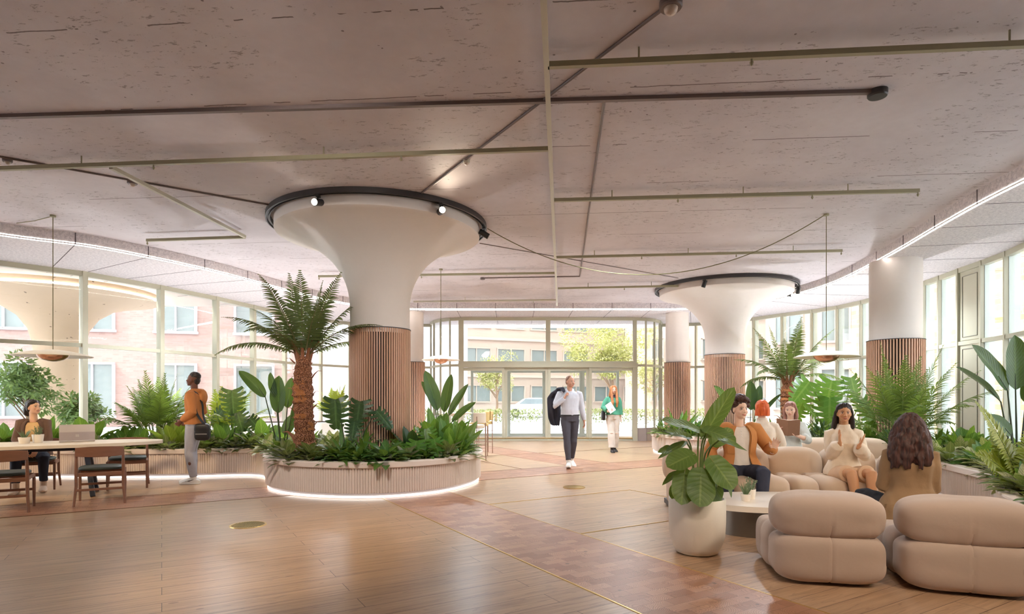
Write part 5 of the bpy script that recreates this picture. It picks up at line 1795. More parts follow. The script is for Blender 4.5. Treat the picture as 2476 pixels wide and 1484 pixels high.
    def finish(s, voxel=.0065):
        me = remesh(s.body, voxel, 5)
        o = link('body', me, s.skin, s.t, True, 0, 180)
        if s.face:
            brow, lip, smile = s.face
            P, M_ = s.P, s.Mh
            for sx in (-1, 1):
                m_ = MB(); m_.ell(P(sx * .031, -.0755, .004), (.0125, .0095, .0046), M_, 12, 8)
                e = m_.build('eye', M['eyewhite'], s.t)
                m_ = MB(); m_.ell(P(sx * .031, -.0825, .004), (.0058, .0035, .0044), M_, 10, 6)
                m_.build('iris', M['iris'], e)
                m_ = MB(); m_.tube([P(sx * .046, -.074, .010), P(sx * .031, -.084, .0125), P(sx * .016, -.078, .008)], [.0018, .003, .0018], 5)
                m_.build('eyelid', M['lash'], s.t)
                m_ = MB(); m_.tube([P(sx * .050, -.073, .022), P(sx * .033, -.087, .030), P(sx * .014, -.088, .024)], [(.0015, .001), (.004, .0025), (.0035, .0025)], 6)
                m_.build('eyebrow', brow or M['lash'], s.t)
            m_ = MB()
            m_.tube([P(-.026, -.083, -.057 + smile), P(-.012, -.0945, -.0595), P(0, -.097, -.0605), P(.012, -.0945, -.0595), P(.026, -.083, -.057 + smile)], [(.002, .003), (.005, .0065), (.006, .0072), (.005, .0065), (.002, .003)], 8)
            m_.build('lips', lip, s.t)
        return o
    # ---------------------------------------------------------------- clothes
    def folds(s, amp, f=9.0):
        def d(p):
            return amp * (noise.noise(V((p.x * f, p.y * f, p.z * f * .55))) + .5 * noise.noise(V((p.x * f * 2.3 + 7, p.y * f * 2.3, p.z * f * 1.2))))
        return d
    def top(s, name, mat, off=.016, u0=-.02, u1=.985, sleeve=1.0, cuff=.006, belly=0, flare=0, collar=False, loose=0.0, amp=.006, blouse=0.0, extra=None):
        m_ = MB()
        s.loft(m_, s.torso_rows(off, u0, u1, 30, belly=belly, flare=flare))
        for key, (a, e, w) in s.arms.items():
            sd = -1 if key == 'R' else 1
            r = (.86 if s.fem else 1.0)
            o = off + loose
            full = [(a + V((-sd * .05, 0, .005)), .050 * r + off), (a, .052 * r + off), (a.lerp(e, .35), .046 * r + o), (a.lerp(e, .8), .040 * r + o), (e, .040 * r + o), (e.lerp(w, .3), .039 * r + o + blouse), (e.lerp(w, .75), .034 * r + o + blouse * 1.2), (e.lerp(w, .97), .029 * r + cuff)]
            n_ = max(3, int(round(len(full) * sleeve)))
            m_.tube([p for p, _ in full[:n_]], [q for _, q in full[:n_]], 16, rnd=False)
        if collar:
            m_.tube([s.spine(.95), s.neck + V((0, 0, .02)), s.neck + V((0, -.004, .05))], [.085 * s.bulk, .068, .064], 18)
        if extra: extra(m_)
        me = remesh(m_, .0085, 4, disp=s.folds(amp))
        return link(name, me, mat, s.t, True, 0, 180)
    def jacket(s, name, mat, off=.03, u0=-.10, gap=.55, loose=.012, cuff=.014, flare=.1, u1=.975, sleeve=.97):
        """open fronted: the torso shell leaves a gap at the front"""
        rows = s.torso_rows(off, u0, u1, 34, -pi / 2 + gap, 1.5 * pi - gap, 16, flare=flare)
        m_ = MB()
        inner = s.torso_rows(off - .012, u0, u1, 34, -pi / 2 + gap, 1.5 * pi - gap, 16, flare=flare)
        m_.grid(rows); m_.grid(inner, flip=True)
        for a_, b_ in ((0, 0), (-1, -1)):
            m_.grid([rows[a_], inner[b_]])
        m_.grid([[r[0] for r in rows], [r[0] for r in inner]]); m_.grid([[r[-1] for r in rows], [r[-1] for r in inner]])
        # lapels
        for r_ in (0, -1):
            L = [r[r_] for r in rows[8:]]
            L2 = [r[3 if r_ == 0 else -4] for r in rows[8:]]
            m_.grid([[p + (p - s.spine(.7)).normalized() * .012 for p in L], [p + (p - s.spine(.7)).normalized() * .012 for p in L2]])
        for key, (a, e, w) in s.arms.items():
            sd = -1 if key == 'R' else 1
            r = (.86 if s.fem else 1.0)
            o = off - .012 + loose
            m_.tube([a + V((-sd * .05, 0, .005)), a, a.lerp(e, .35), a.lerp(e, .8), e, e.lerp(w, .3), e.lerp(w, .75), e.lerp(w, sleeve)], [.056 * r + off, .060 * r + off, .050 * r + o, .044 * r + o, .044 * r + o, .042 * r + o, .036 * r + o, .030 * r + cuff], 18, rnd=True)
        f = s.folds(.006)
        m_.v = [tuple(V(p) + (V(p) - V((s.pel.x, s.pel.y, p[2]))).normalized() * f(V(p))) for p in m_.v]
        return m_.build(name, mat, s.t, True, 0, 60)
    def trousers(s, name, mat, off=.014, end=.93, wide=0.0, amp=.006, u1=.12, r0=0.0):
        m_ = MB()
        s.loft(m_, s.torso_rows(off, -.17, u1, 30, k=6))
        for key, (hip, k, an, toe, tip) in s.legs.items():
            pts = [(hip, .09), (hip.lerp(k, .2), .087), (hip.lerp(k, .6), .072), (hip.lerp(k, .92), .058), (k, .057), (k.lerp(an, .22), .057), (k.lerp(an, .5), .051), (k.lerp(an, .8), .042), (k.lerp(an, end), .042)]
            m_.tube([p for p, _ in pts], [q + off + wide * i / 8 + r0 for i, (_, q) in enumerate(pts)], 18)
        me = remesh(m_, .0085, 4, disp=s.folds(amp, 11))
        return link(name, me, mat, s.t, True, 0, 180)
    def skirt(s, name, mat, off=.02):
        m_ = MB()
        s.loft(m_, s.torso_rows(off, -.17, .12, 30, k=6))
        for key, (hip, k, an, toe, tip) in s.legs.items():
            m_.tube([hip, hip.lerp(k, .5), hip.lerp(k, .80)], [.095 + off, .085 + off, .076 + off], 18)
        (h1, k1), (h2, k2) = [(s.legs[q][0], s.legs[q][1]) for q in ('L', 'R')]
        m_.tube([(h1 + h2) / 2, (h1.lerp(k1, .78) + h2.lerp(k2, .78)) / 2], [(.10, .09), (.09, .075)], 16, ref=(1, 0, 0))
        me = remesh(m_, .0085, 5, disp=s.folds(.004))
        return link(name, me, mat, s.t, True, 0, 180)
    def shoes(s, mat, sole=None, high=False):
        for key in s.legs:
            m_ = MB()
            s.foot(m_, key, .009)
            hip, k, an, toe, tip = s.legs[key]
            if high: m_.tube([an + V((0, 0, .06)), an - V((0, 0, .02))], [.046, .046], 12)
            me = remesh(m_, .006, 3)
            sh = link('shoe', me, mat, s.t, True, 0, 180)
            if sole:
                z = V((0, 0, 1)); tt = (toe + z * tip).normalized(); side = tt.cross(z).normalized(); up = side.cross(tt).normalized()
                m_ = MB()
                b = an - up * .098
                L = []
                for f, w_ in ((-.10, .02), (-.085, .036), (-.03, .042), (.05, .042), (.12, .052), (.17, .052), (.20, .040), (.213, .02)):
                    L.append((b + tt * f, w_))
                top_ = [p + side * w_ for p, w_ in L] + [p - side * w_ for p, w_ in reversed(L)]
                n_ = len(top_)
                m_.add([p - up * .0 for p in top_] + [p + up * .028 for p in top_], [tuple(range(n_)), tuple(range(2 * n_ - 1, n_ - 1, -1))] + [(i, n_ + i, n_ + (i + 1) % n_, (i + 1) % n_) for i in range(n_)])
                m_.build('sole', sole, sh, True, .006)
    def hair(s, name, mat, build, amp=.006, voxel=.007, fx=60.0, fz=9.0, smooth=3):
        m_ = MB()
        build(m_, s.P)
        inv = s.Mh.inverted()
        def d(p):
            q = inv @ (p - s.hc)
            return amp * (noise.noise(V((q.x * fx, q.y * fx, q.z * fz))) + .6 * noise.noise(V((q.x * fx * .4, q.y * fx * .4, q.z * fz * .6 + 9))))
        me = remesh(m_, voxel, smooth, disp=d)
        return link(name, me, mat, s.t, True, 0, 180)

def skin_mat(name, c):
    t = NT(name)
    nz = t.noise(t.obj(), 12, 3)
    col = t.mix(nz, tuple(x * .93 for x in c[:3]) + (1,), tuple(min(1, x * 1.05) for x in c[:3]) + (1,))
    return t.surf(t.pbr(col, .5, 0, None, .35, Subsurface_Weight=.08, Subsurface_Scale=.02))
def cloth(name, c, bump=.35, sc=18, rough=.85, weave=0.1):
    t = NT(name)
    co = t.obj()
    f = t.noise(t.map(co, scale=(1, 1, .6)), sc, 4, .6)
    w = t.noise(co, 300, 1)
    col = t.mix(f, tuple(x * .88 for x in c[:3]) + (1,), tuple(min(1, x * 1.08) for x in c[:3]) + (1,))
    h = t.math('ADD', f, t.math('MULTIPLY', w, weave))
    return t.surf(t.pbr(col, rough, 0, t.bump(h, bump, .012), .2))
def hair_mat(name, c, c2, rough=.42):
    t = NT(name)
    w = t.noise(t.map(t.obj(), scale=(70, 70, 6)), 1, 3, .6)
    col = t.ramp(w, [(.35, c), (.65, c2)])
    return t.surf(t.pbr(col, rough, 0, t.bump(w, .5, .006), .4))
M['eyewhite'] = plain('eye_white', rgb(228, 220, 212), .25, var=.01)
M['iris'] = plain('dark_iris', rgb(46, 32, 26), .15)
M['lash'] = plain('lash_dark', rgb(44, 32, 28), .6)
SK = {'a': skin_mat('skin_light_warm', rgb(226, 178, 146)), 'b': skin_mat('skin_dark', rgb(112, 70, 54)), 'c': skin_mat('skin_ruddy', rgb(214, 160, 134)), 'd': skin_mat('skin_pale', rgb(232, 192, 168)), 'e': skin_mat('skin_tan', rgb(206, 152, 112)), 'f': skin_mat('skin_brown', rgb(136, 90, 66))}
LIP = plain('lip_rose', rgb(184, 104, 92), .4, var=.03); LIPD = plain('lip_brown', rgb(112, 62, 56), .45, var=.03); LIPP = plain('lip_pale', rgb(200, 134, 118), .45, var=.03)
HB = hair_mat('hair_black', rgb(28, 22, 22), rgb(58, 46, 42)); HBR = hair_mat('hair_dark_brown', rgb(48, 30, 26), rgb(86, 54, 44)); HR = hair_mat('hair_bright_red', rgb(196, 76, 34), rgb(236, 118, 56))
HG = hair_mat('hair_ginger', rgb(172, 100, 60), rgb(222, 152, 100)); HA = hair_mat('hair_ash_pink', rgb(142, 104, 92), rgb(186, 132, 118)); HS = hair_mat('hair_thin_brown', rgb(120, 84, 64), rgb(160, 116, 92)); HC = hair_mat('hair_curly_auburn', rgb(40, 26, 24), rgb(84, 50, 42), .6)
W_SHOE = plain('white_leather', rgb(232, 226, 218), .5, var=.02); SOLE = plain('white_sole', rgb(240, 236, 230), .6, var=.01); D_SHOE = plain('black_shoe', rgb(40, 34, 34), .5); SAND = plain('pale_boot', rgb(206, 176, 150), .7)

def cap(m_, P, grow=0.0, front=.0, low=.0):
    m_.ell(P(0, .018, .032), (.080 + grow, .098 + grow, .092 + grow), Mh_, 20, 14)
Mh_ = None

# 1 standing boy at the left planter, seen from his left side, looking away to the left
f = Fig('young person standing by the planter in orange hoodie and ripped jeans, bag on the shoulder', (fl(470, 1168).x, fl(470, 1168).y, 0), R(-82), .985, False, (0, .0, .992), (0, .0, 1.51), head=(-4, -6))
f.arm('L', (.15, -.14, 1.03), (.35, 1, -.1), (-.3, -.7, -.65), (-1, -.2, 0), .3)
f.arm('R', (-.15, -.14, 1.03), (-.35, 1, -.1), (.3, -.7, -.65), (1, -.2, 0), .3)
f.leg('L', (.085, .02, .098), (.1, -1, 0)); f.leg('R', (-.085, -.05, .098), (-.1, -1, 0))
f.head(SK['b'], brow=M['lash'], lip=LIPD)
f.finish()
def ext(m_):
    m_.tube([f.neck + V((-.09, .02, .0)), f.neck + V((-.07, .10, .0)), f.neck + V((0, .135, -.02)), f.neck + V((.07, .10, .0)), f.neck + V((.09, .02, .0)), f.neck + V((.05, -.06, -.03)), f.neck + V((-.05, -.06, -.03))], .038, 12, closed=True)
    m_.ell(f.neck + V((0, .14, -.10)), (.11, .06, .12), None, 14, 10)
f.top('hoodie', cloth('orange_hoodie_fleece', rgb(196, 128, 76), .4), .020, -.05, .985, 1.0, .012, loose=.006, flare=.02, extra=ext, amp=.009)
f.trousers('jeans', cloth('washed_grey_blue_denim', rgb(168, 166, 172), .4), .016, .96, .004)
m_ = MB(); k = f.legs['L'][1].lerp(f.legs['L'][2], .42); m_.ell(k + V((.064, .0, 0)), (.012, .026, .032), None, 12, 8); m_.build('denim_hole', SK['b'], f.t)
m_ = MB(); m_.ell(f.legs['R'][1] + V((.01, -.069, .01)), (.05, .012, .016), None, 12, 8); m_.build('denim_hole', SK['b'], f.t)
f.shoes(W_SHOE, SOLE)
# dark swoosh-like side mark of the shoe
a_ = f.legs['L'][2]
m_ = MB()
m_.grid([[a_ + V((.047, -.115 + .13 * i / 8, -.05 + .022 * (i / 8) ** 2 * 1.3 + dz * (1 - abs(i / 8 - .35)))) for i in range(9)] for dz in (-.008, .008)])
m_.build('shoe_mark', M['lash'], f.t, False)
f.hair('hair', HB, lambda m_, P: (m_.ell(P(0, .026, .062), (.073, .088, .074), f.Mh, 18, 12), m_.ell(P(0, .062, -.005), (.066, .046, .07), f.Mh, 16, 10)), .007, .006, 90, 90)
# his bag hangs from the shoulder
t = thing('shoulder_bag', 'black shoulder bag hanging at the hip of the standing young person', 'bag', f.t.location, R(-82))
m_ = MB()
puff(m_, (.13, .17, .83), (.06, .115, .135), 4.5, 14, seams=((2, .1, .04, .05),))
bag = m_.build('body', M['black'], t)
m_ = MB(); m_.box((.195, .17, .80), (.004, .17, .015)); m_.build('zip', plain('grey_zip', rgb(130, 126, 124), .4), t, False)
m_ = MB()
def strap(P, w=.035):
    P = spline(P, 6)
    for a, b in zip(P[:-1], P[1:]): m_.bar(a, b, w, .006, (a + b) / 2 - V((0, 0, (a.z + b.z) / 2)))
sh = f.shoulder(1)
strap([(.15, .20, .95), (.21, .115, 1.12), (.205, .075, 1.28), (.17, .03, 1.42), (.125, -.01, 1.472), (.11, -.06, 1.44)])
strap([(.15, .24, .90), (.10, .17, 1.10), (.09, .15, 1.28), (.105, .08, 1.43), (.12, .02, 1.475)])
m_.build('strap', M['black'], t, False)
t.location = f.t.location

# 2 walking man with a jacket over the shoulder
f = Fig('walking person in pale shirt and dark jeans with a jacket over the shoulder', (fl(1378, 1128).x, fl(1378, 1128).y, 0), R(3), 1.01, False, (0, 0, .985), (-.01, -.02, 1.505), twist=-6, hips=5, head=(30, 4), bulk=1.08)
f.arm('R', (-.13, -.13, 1.36), (-1, .35, -.75), (.35, -.45, .8), (.9, .2, -.3), .9)
f.arm('L', (.285, -.02, .90), (.3, .9, 0), (.04, -.15, -1), (-1, -.2, 0), .35)
f.leg('R', (-.06, -.22, .098), (-.05, -1, 0), (-.15, -1, 0), .1); f.leg('L', (.07, .22, .125), (.05, -1, 0), (.15, -1, 0), -.25)
f.head(SK['c'], brow=HS, lip=LIPP, smile=.003)
f.finish()
f.top('shirt', cloth('pale_blue_grey_shirt', rgb(214, 214, 222), .3), .012, .05, .985, 1.0, .008, belly=.16, loose=.004, amp=.006)
f.trousers('jeans', cloth('charcoal_denim', rgb(82, 80, 88), .4), .012, .90, -.002, u1=.10)
m_ = MB(); f_c = f.neck
m_.tube(spline([f_c + V((-.012, -.112, -.075)), f_c + V((-.052, -.07, -.02)), f_c + V((-.066, .0, .03)), f_c + V((0, .062, .045)), f_c + V((.066, .0, .03)), f_c + V((.052, -.07, -.02)), f_c + V((.012, -.112, -.075))], 5), (.024, .008), 8)
m_.build('collar', cloth('shirt_collar', rgb(220, 220, 228), .2), f.t)
m_ = MB(); f.loft(m_, f.torso_rows(.020, .055, .10, 30, k=2, belly=.02)); m_.build('belt', M['black'], f.t)
f.shoes(W_SHOE, SOLE)
f.hair('hair', HS, lambda m_, P: (m_.ell(P(0, .030, .040), (.079, .088, .083), f.Mh, 18, 12), m_.ell(P(0, .065, -.01), (.066, .040, .06), f.Mh, 16, 10)), .002, .006, 90, 60)
t = thing('jacket', 'dark jacket held over the shoulder of the walking person in the pale shirt', 'jacket', f.t.location, R(3))
m_ = MB()
# folded cloth hanging behind the right shoulder
P = []
outl = [(1.52, -.10, -.24), (1.44, -.14, -.36), (1.34, -.16, -.42), (1.22, -.15, -.42), (1.08, -.15, -.415), (.94, -.16, -.405), (.82, -.18, -.36), (.79, -.19, -.32)]
for z, x1, x0 in outl:
    P.append([V((x0 + (x1 - x0) * u / 8, .10 + .03 * sin(u * 1.7 + z * 6) + (.06 if z < 1.4 else -.02), z + .01 * sin(u * 2.2))) for u in range(9)])
Q = [[p + V((0, .05, 0)) for p in row] for row in P]
m_.grid(P); m_.grid(Q, flip=True); m_.grid([P[0], Q[0]]); m_.grid([P[-1], Q[-1]]); m_.grid([[r[0] for r in P], [r[0] for r in Q]]); m_.grid([[r[-1] for r in P], [r[-1] for r in Q]])
m_.tube([(-.13, -.14, 1.45), (-.16, -.05, 1.525), (-.2, .06, 1.52), (-.24, .12, 1.42)], [(.03, .02), (.05, .025), (.07, .03), (.08, .03)], 12)
me = remesh(m_, .012, 3)
o = link('cloth', me, cloth('charcoal_jacket', rgb(66, 66, 76), .4), t, True, 0, 180)
t.scale = (1.03,) * 3

# 3 red haired walker
f = Fig('slim walking person with long ginger hair, green top and ripped pale jeans, holding papers', (fl(1482, 1092).x, fl(1482, 1092).y, 0), R(2), .945, True, (0, 0, .985), (.0, -.01, 1.505), head=(8, 0))
f.arm('R', (-.16, -.22, 1.10), (-.8, .6, -.4), (.5, -.6, .35), (.8, .3, .3), .6)
f.arm('L', (.22, -.04, .86), (.3, .9, 0), (.06, -.2, -1), (-1, -.2, 0), .35)
f.leg('R', (-.05, -.14, .10), (-.05, -1, 0), (-.05, -1, 0)); f.leg('L', (.07, .14, .105), (.05, -1, 0), (.1, -1, 0), -.1)
f.head(SK['d'], brow=HG, lip=LIP, smile=.003)
f.finish(.007)
f.top('turtleneck', cloth('dark_turtleneck', rgb(74, 62, 72), .3), .008, .6, 1.0, .4, collar=True)
f.top('green_top', cloth('teal_green_top', rgb(88, 156, 128), .4), .018, .05, .95, .92, .02, loose=.022, flare=.05, amp=.009)
f.trousers('jeans', cloth('pale_ripped_denim', rgb(222, 208, 196), .4), .014, .94, .042, u1=.16, amp=.008)
for key in ('L', 'R'):
    k = f.legs[key][1]
    m_ = MB(); m_.ell(k + V((0, -.088 if key == 'L' else -.09, .0)), (.05, .014, .010), None, 12, 8); m_.build('denim_rip', SK['d'], f.t)
f.shoes(D_SHOE, M['tyre'] if 'tyre' in M else D_SHOE)
def hairs(m_, P):
    m_.ell(P(0, .032, .057), (.082, .098, .071), f.Mh, 20, 14)
    for sx in (-1, 1):
        m_.tube([P(sx * .02, -.038, .116), P(sx * .064, -.034, .080), P(sx * .080, -.04, -.02), P(sx * .075, -.09, -.2), P(sx * .07, -.13, -.36), P(sx * .06, -.12, -.50)], [(.02, .02), (.026, .03), (.028, .038), (.036, .036), (.04, .03), (.018, .012)], 12)
    m_.tube([P(0, .06, .05), P(0, .09, -.1), P(0, .13, -.25), P(0, .13, -.38)], [(.07, .05), (.09, .04), (.10, .035), (.08, .02)], 14, ref=(1, 0, 0))
f.hair('hair', HG, hairs, .006)
t = thing('shoulder_bag', 'dark bag under the arm of the slim walker in the green top', 'bag', f.t.location, R(2))
m_ = MB(); puff(m_, (-.26, .0, .98), (.05, .12, .13), 4, 12); m_.build('body', M['black'], t)
m_ = MB(); m_.tube(spline([(-.24, -.06, 1.1), (-.195, -.05, 1.3), (-.165, .0, 1.45), (-.18, .08, 1.3), (-.25, .07, 1.1)], 5), (.018, .006), 8); m_.build('strap', M['black'], t)
t.scale = (.955,) * 3
t = thing('papers', 'white papers held at the chest by the slim walker in the green top', 'papers', f.t.location, R(2))
m_ = MB(); m_.box((-.12, -.27, 1.19), (.20, .012, .26), Matrix.Rotation(R(-32), 3, 'Y') @ Matrix.Rotation(R(20), 3, 'Z')); m_.build('sheets', M['white'], t, False)
t.scale = (.955,) * 3

# 4 seated woman at the long table
f = Fig('seated person with dark bun and brown cardigan at the far side of the long table', (-7.18, 8.90, 0), R(30), 1.0, True, (0, 0, .53), (0, -.05, 1.05), head=(44, -4))
f.arm('R', (-.07, -.33, .625), (-.9, .3, -.3), (.35, -.45, -.8), (.5, .6, -.2), .35)
f.arm('L', (.08, -.33, .625), (.9, .3, -.3), (-.25, -.45, -.8), (-.5, .6, -.2), .35)
f.leg('R', (-.13, -.50, .10), (-.15, -1, .7), (-.1, -1, 0)); f.leg('L', (.16, -.34, .10), (.2, -1, .7), (.1, -1, 0))
f.head(SK['a'], brow=HB, lip=LIPP)
f.finish(.007)
f.top('blouse', cloth('golden_beige_blouse', rgb(226, 188, 136), .3), .010, .06, .93, .35, amp=.004)
f.jacket('cardigan', cloth('brown_knit_cardigan', rgb(112, 86, 72), .6, 60), .024, -.04, .50, .004, .008)
f.trousers('trousers', cloth('navy_jeans', rgb(48, 50, 62), .3), .010, .86)
f.shoes(SAND, None, True)
f.hair('hair', HB, lambda m_, P: (m_.ell(P(0, .032, .057), (.082, .098, .071), f.Mh, 20, 14), m_.ell(P(0, .05, -.015), (.070, .066, .07), f.Mh, 14, 10), m_.ell(P(0, .135, -.045), (.062, .056, .085), f.Mh, 14, 10), m_.tube([P(-.045, -.036, .096), P(-.076, -.004, .055), P(-.076, .035, -.02)], .018, 8), m_.tube([P(.045, -.036, .096), P(.076, -.004, .055), P(.076, .035, -.02)], .018, 8)), .004)

# 5 curly haired man on the front sofa
f = Fig('seated person with dark curly hair, open tan jacket and white shirt on the front sofa', (2.74, 7.12, 0), R(-10), 1.03, False, (0, 0, .50), (-.02, -.03, 1.02), twist=6, head=(22, 3))
f.arm('L', (.315, -.20, .74), (.5, .75, -.6), (.25, -.35, .9), (-.2, -.9, -.15), .22)
f.arm('R', (-.30, -.10, .50), (-.6, .8, 0), (.1, -.6, -.75), (.3, .6, -.7), .3)
f.leg('R', (-.20, -.42, .10), (-.35, -1, .8), (-.2, -1, 0)); f.leg('L', (.13, -.46, .10), (.25, -1, .8), (.15, -1, 0))
f.head(SK['d'], brow=HBR, lip=LIP)
f.finish(.006)
f.top('shirt', cloth('white_henley', rgb(232, 220, 210), .35), .010, -.08, .955, .4, amp=.007)
m_ = MB()
for i in range(3):
    m_.ell(f.spine(.86 - i * .055) + V((0.0, -.128 - i * .008, 0)), (.005, .004, .005), None, 8, 6)
m_.build('buttons', M['white'], f.t)
f.jacket('jacket', cloth('tan_orange_jacket', rgb(196, 132, 78), .35), .028, -.20, .42, .012, .010, flare=.22)
f.trousers('jeans', cloth('dark_navy_denim', rgb(58, 60, 74), .35), .014, .93)
f.shoes(D_SHOE)
def curls(m_, P):
    q = random.Random(5)
    m_.ell(P(0, .038, .058), (.094, .104, .088), f.Mh, 20, 14)
    m_.ell(P(0, .06, -.01), (.074, .05, .06), f.Mh, 14, 10)
    for i in range(120):
        th, ph = q.uniform(0, 2 * pi), math.acos(q.uniform(-.15, 1))
        x, y, z = sin(ph) * cos(th), sin(ph) * sin(th), cos(ph)
        if y < -.40 and z < .55: continue
        m_.ell(P(x * .104, .018 + y * .118, .052 + z * .104), (.027,) * 3, None, 8, 6)
f.hair('hair', HBR, curls, .004, .006, 80, 80, 1)

# 6 smiling woman clapping
f = Fig('smiling seated person with long black hair in cream blouse, hands raised to clap', (3.95, 7.06, 0), R(-24), 1.02, True, (0, 0, .47), (0, -.03, .985), head=(4, 1))
f.arm('R', (-.055, -.24, .83), (-.42, .6, -1), (-.10, -.12, 1), (1, .1, .1), .12)
f.arm('L', (.13, -.25, .80), (.42, .6, -1), (.45, -.15, .9), (-.9, .2, .4), .12)
f.leg('R', (.10, -.48, .10), (.28, -1, .9), (.2, -1, 0)); f.leg('L', (.23, -.44, .10), (.40, -1, .9), (.3, -1, 0))
f.head(SK['e'], brow=HB, lip=LIP, smile=.007)
f.finish(.006)
f.top('blouse', cloth('cream_satin_blouse', rgb(236, 218, 196), .4, rough=.55), .016, -.06, .99, .97, .006, loose=.003, collar=True, amp=.010, blouse=.022, flare=.08)
f.skirt('skirt', cloth('beige_skirt', rgb(222, 186, 154), .2))
f.shoes(SAND)
def longhair(m_, P):
    m_.ell(P(0, .032, .057), (.082, .098, .071), f.Mh, 20, 14)
    m_.tube([P(0, .06, .04), P(0, .085, -.08), P(0, .10, -.19), P(0, .12, -.27)], [(.078, .05), (.098, .045), (.108, .045), (.10, .025)], 16, ref=(1, 0, 0))
    for sx in (-1, 1):
        m_.tube([P(sx * .012, -.040, .116), P(sx * .058, -.026, .088), P(sx * .085, .012, .01), P(sx * .092, .04, -.09), P(sx * .10, .06, -.18), P(sx * .105, .07, -.26)], [.014, .017, .02, .03, .032, .02], 10)
f.hair('hair', HB, longhair, .004)

# 7 red bob seen from behind
f = Fig('person with bright red bobbed hair seen from behind, between the sofas', (3.47, 8.22, 0), R(160), 1.02, True, (0, 0, .49), (0, -.02, 1.02), head=(8, 0), bulk=1.06)
f.arm('L', (.14, -.26, .62), (.8, .7, -.3), (-.2, -1, -.1), (-.3, 0, -1), .3); f.arm('R', (-.14, -.26, .62), (-.8, .7, -.3), (.2, -1, -.1), (.3, 0, -1), .3)
f.leg('L', (.14, -.46, .10), (.2, -1, .8)); f.leg('R', (-.14, -.46, .10), (-.2, -1, .8))
f.head(SK['d'], eyes=False)
f.finish(.008)
f.top('shirt', cloth('cream_shirt', rgb(236, 222, 206), .35), .018, -.12, .985, 1.0, .010, loose=.012, collar=True, amp=.008, flare=.06)
f.trousers('trousers', cloth('sand_trousers', rgb(196, 176, 156), .3), .012, .93)
f.shoes(D_SHOE)
f.hair('hair', HR, lambda m_, P: (m_.ell(P(0, .022, .034), (.086, .100, .090), f.Mh, 20, 14), m_.tube([P(0, .045, .06), P(0, .055, -.02), P(0, .055, -.105)], [(.085, .07), (.095, .075), (.098, .066)], 20, ref=f.Mh @ V((1, 0, 0)))), .005)

# 8 girl reading on the back sofa
f = Fig('person with ash hair and pale grey shirt reading a book on the back sofa', (4.20, 8.92, 0), R(-18), 1.0, True, (0, 0, .50), (0, .04, 1.02), head=(-14, 10))
f.arm('L', (.03, -.27, .83), (.9, .5, -.6), (-.75, -.25, .45), (-.1, -.6, .75), .35)
f.arm('R', (-.22, -.30, .84), (-.9, .5, -.6), (.35, -.2, .9), (.6, -.3, .2), .4)
f.leg('R', (-.14, -.52, .10), (-.1, -1, .9)); f.leg('L', (.12, -.52, .10), (.1, -1, .9))
f.head(SK['d'], brow=HA, lip=LIPP)
f.finish(.007)
f.top('shirt', cloth('pale_sage_shirt', rgb(206, 208, 202), .4), .018, -.10, .965, .75, .02, loose=.018, amp=.008, flare=.05)
f.trousers('jeans', cloth('light_blue_denim', rgb(182, 192, 206), .35), .014, .93)
m_ = MB(); f.loft(m_, f.torso_rows(.030, .05, .15, 30, k=2)); m_.build('waistband', cloth('olive_waistband', rgb(132, 126, 104), .3), f.t)
f.shoes(D_SHOE)
def bob(m_, P):
    m_.ell(P(0, .032, .057), (.082, .098, .071), f.Mh, 20, 14)
    m_.tube([P(0, .06, .03), P(0, .075, -.09), P(0, .08, -.17)], [(.075, .05), (.09, .045), (.09, .03)], 14, ref=f.Mh @ V((1, 0, 0)))
    for sx in (-1, 1):
        m_.tube([P(sx * .02, -.038, .114), P(sx * .062, -.024, .085), P(sx * .084, .012, .0), P(sx * .086, .02, -.11), P(sx * .082, .01, -.165)], [.015, .018, .022, .03, .022], 10)
f.hair('hair', HA, bob, .004)
t = thing('book', 'brown open book held by the reading person on the back sofa', 'book', (4.20 - .20, 8.92 - .33, .93), R(-18))
M['bookcov'] = plain('brown_cover', rgb(146, 108, 84), .6, var=.04); M['paper'] = plain('paper', rgb(236, 222, 202), .8, var=.02)
for sx, an in ((1, 14), (-1, -34)):
    Mb = Matrix.Rotation(R(18), 3, 'X') @ Matrix.Rotation(R(an), 3, 'Z')
    m_ = MB(); m_.box(Mb @ V((sx * .085, 0, 0)), (.17, .006, .24), Mb); m_.build('cover', M['bookcov'], t, False)
    m_ = MB(); m_.box(Mb @ V((sx * .080, .012, .002)), (.155, .016, .228), Mb); m_.build('pages', M['paper'], t, False)

# 9 curly haired woman seen from behind on the right armchair
f = Fig('person with big auburn curls and brown blazer seen from behind on the right armchair', (3.30, 4.90, 0), R(158), .97, True, (0, 0, .47), (.0, -.02, .97), head=(-12, 2), bulk=1.0)
f.arm('R', (-.10, -.25, .70), (-.3, .9, -.8), (.4, -.6, .5), (.8, .4, 0), .4); f.arm('L', (.14, -.28, .62), (.3, .8, -.8), (-.5, -.8, .1), (-.3, .2, -.9), .4)
f.leg('L', (.36, -.38, .10), (.55, -1, .55), (.2, -1, 0)); f.leg('R', (.02, -.50, .10), (-.1, -1, .8))
f.head(SK['f'], eyes=False)
f.finish(.007)
f.top('blazer', cloth('taupe_blazer', rgb(150, 120, 90), .35), .024, -.30, .985, 1.0, .012, loose=.006, collar=True, amp=.011, flare=.18)
m_ = MB(); 
c_ = f.torso_rows(.078, -.12, .0, 30, k=2)
m_.box(f.pel + V((.175, .085, .02)), (.012, .12, .03), Matrix.Rotation(R(-40), 3, 'Z')); m_.build('pocket_flap', cloth('taupe_flap', rgb(132, 104, 78), .3), f.t, False, .004)
f.trousers('trousers', cloth('black_trousers', rgb(48, 46, 50), .3), .012, .95)
f.shoes(D_SHOE, None, True)
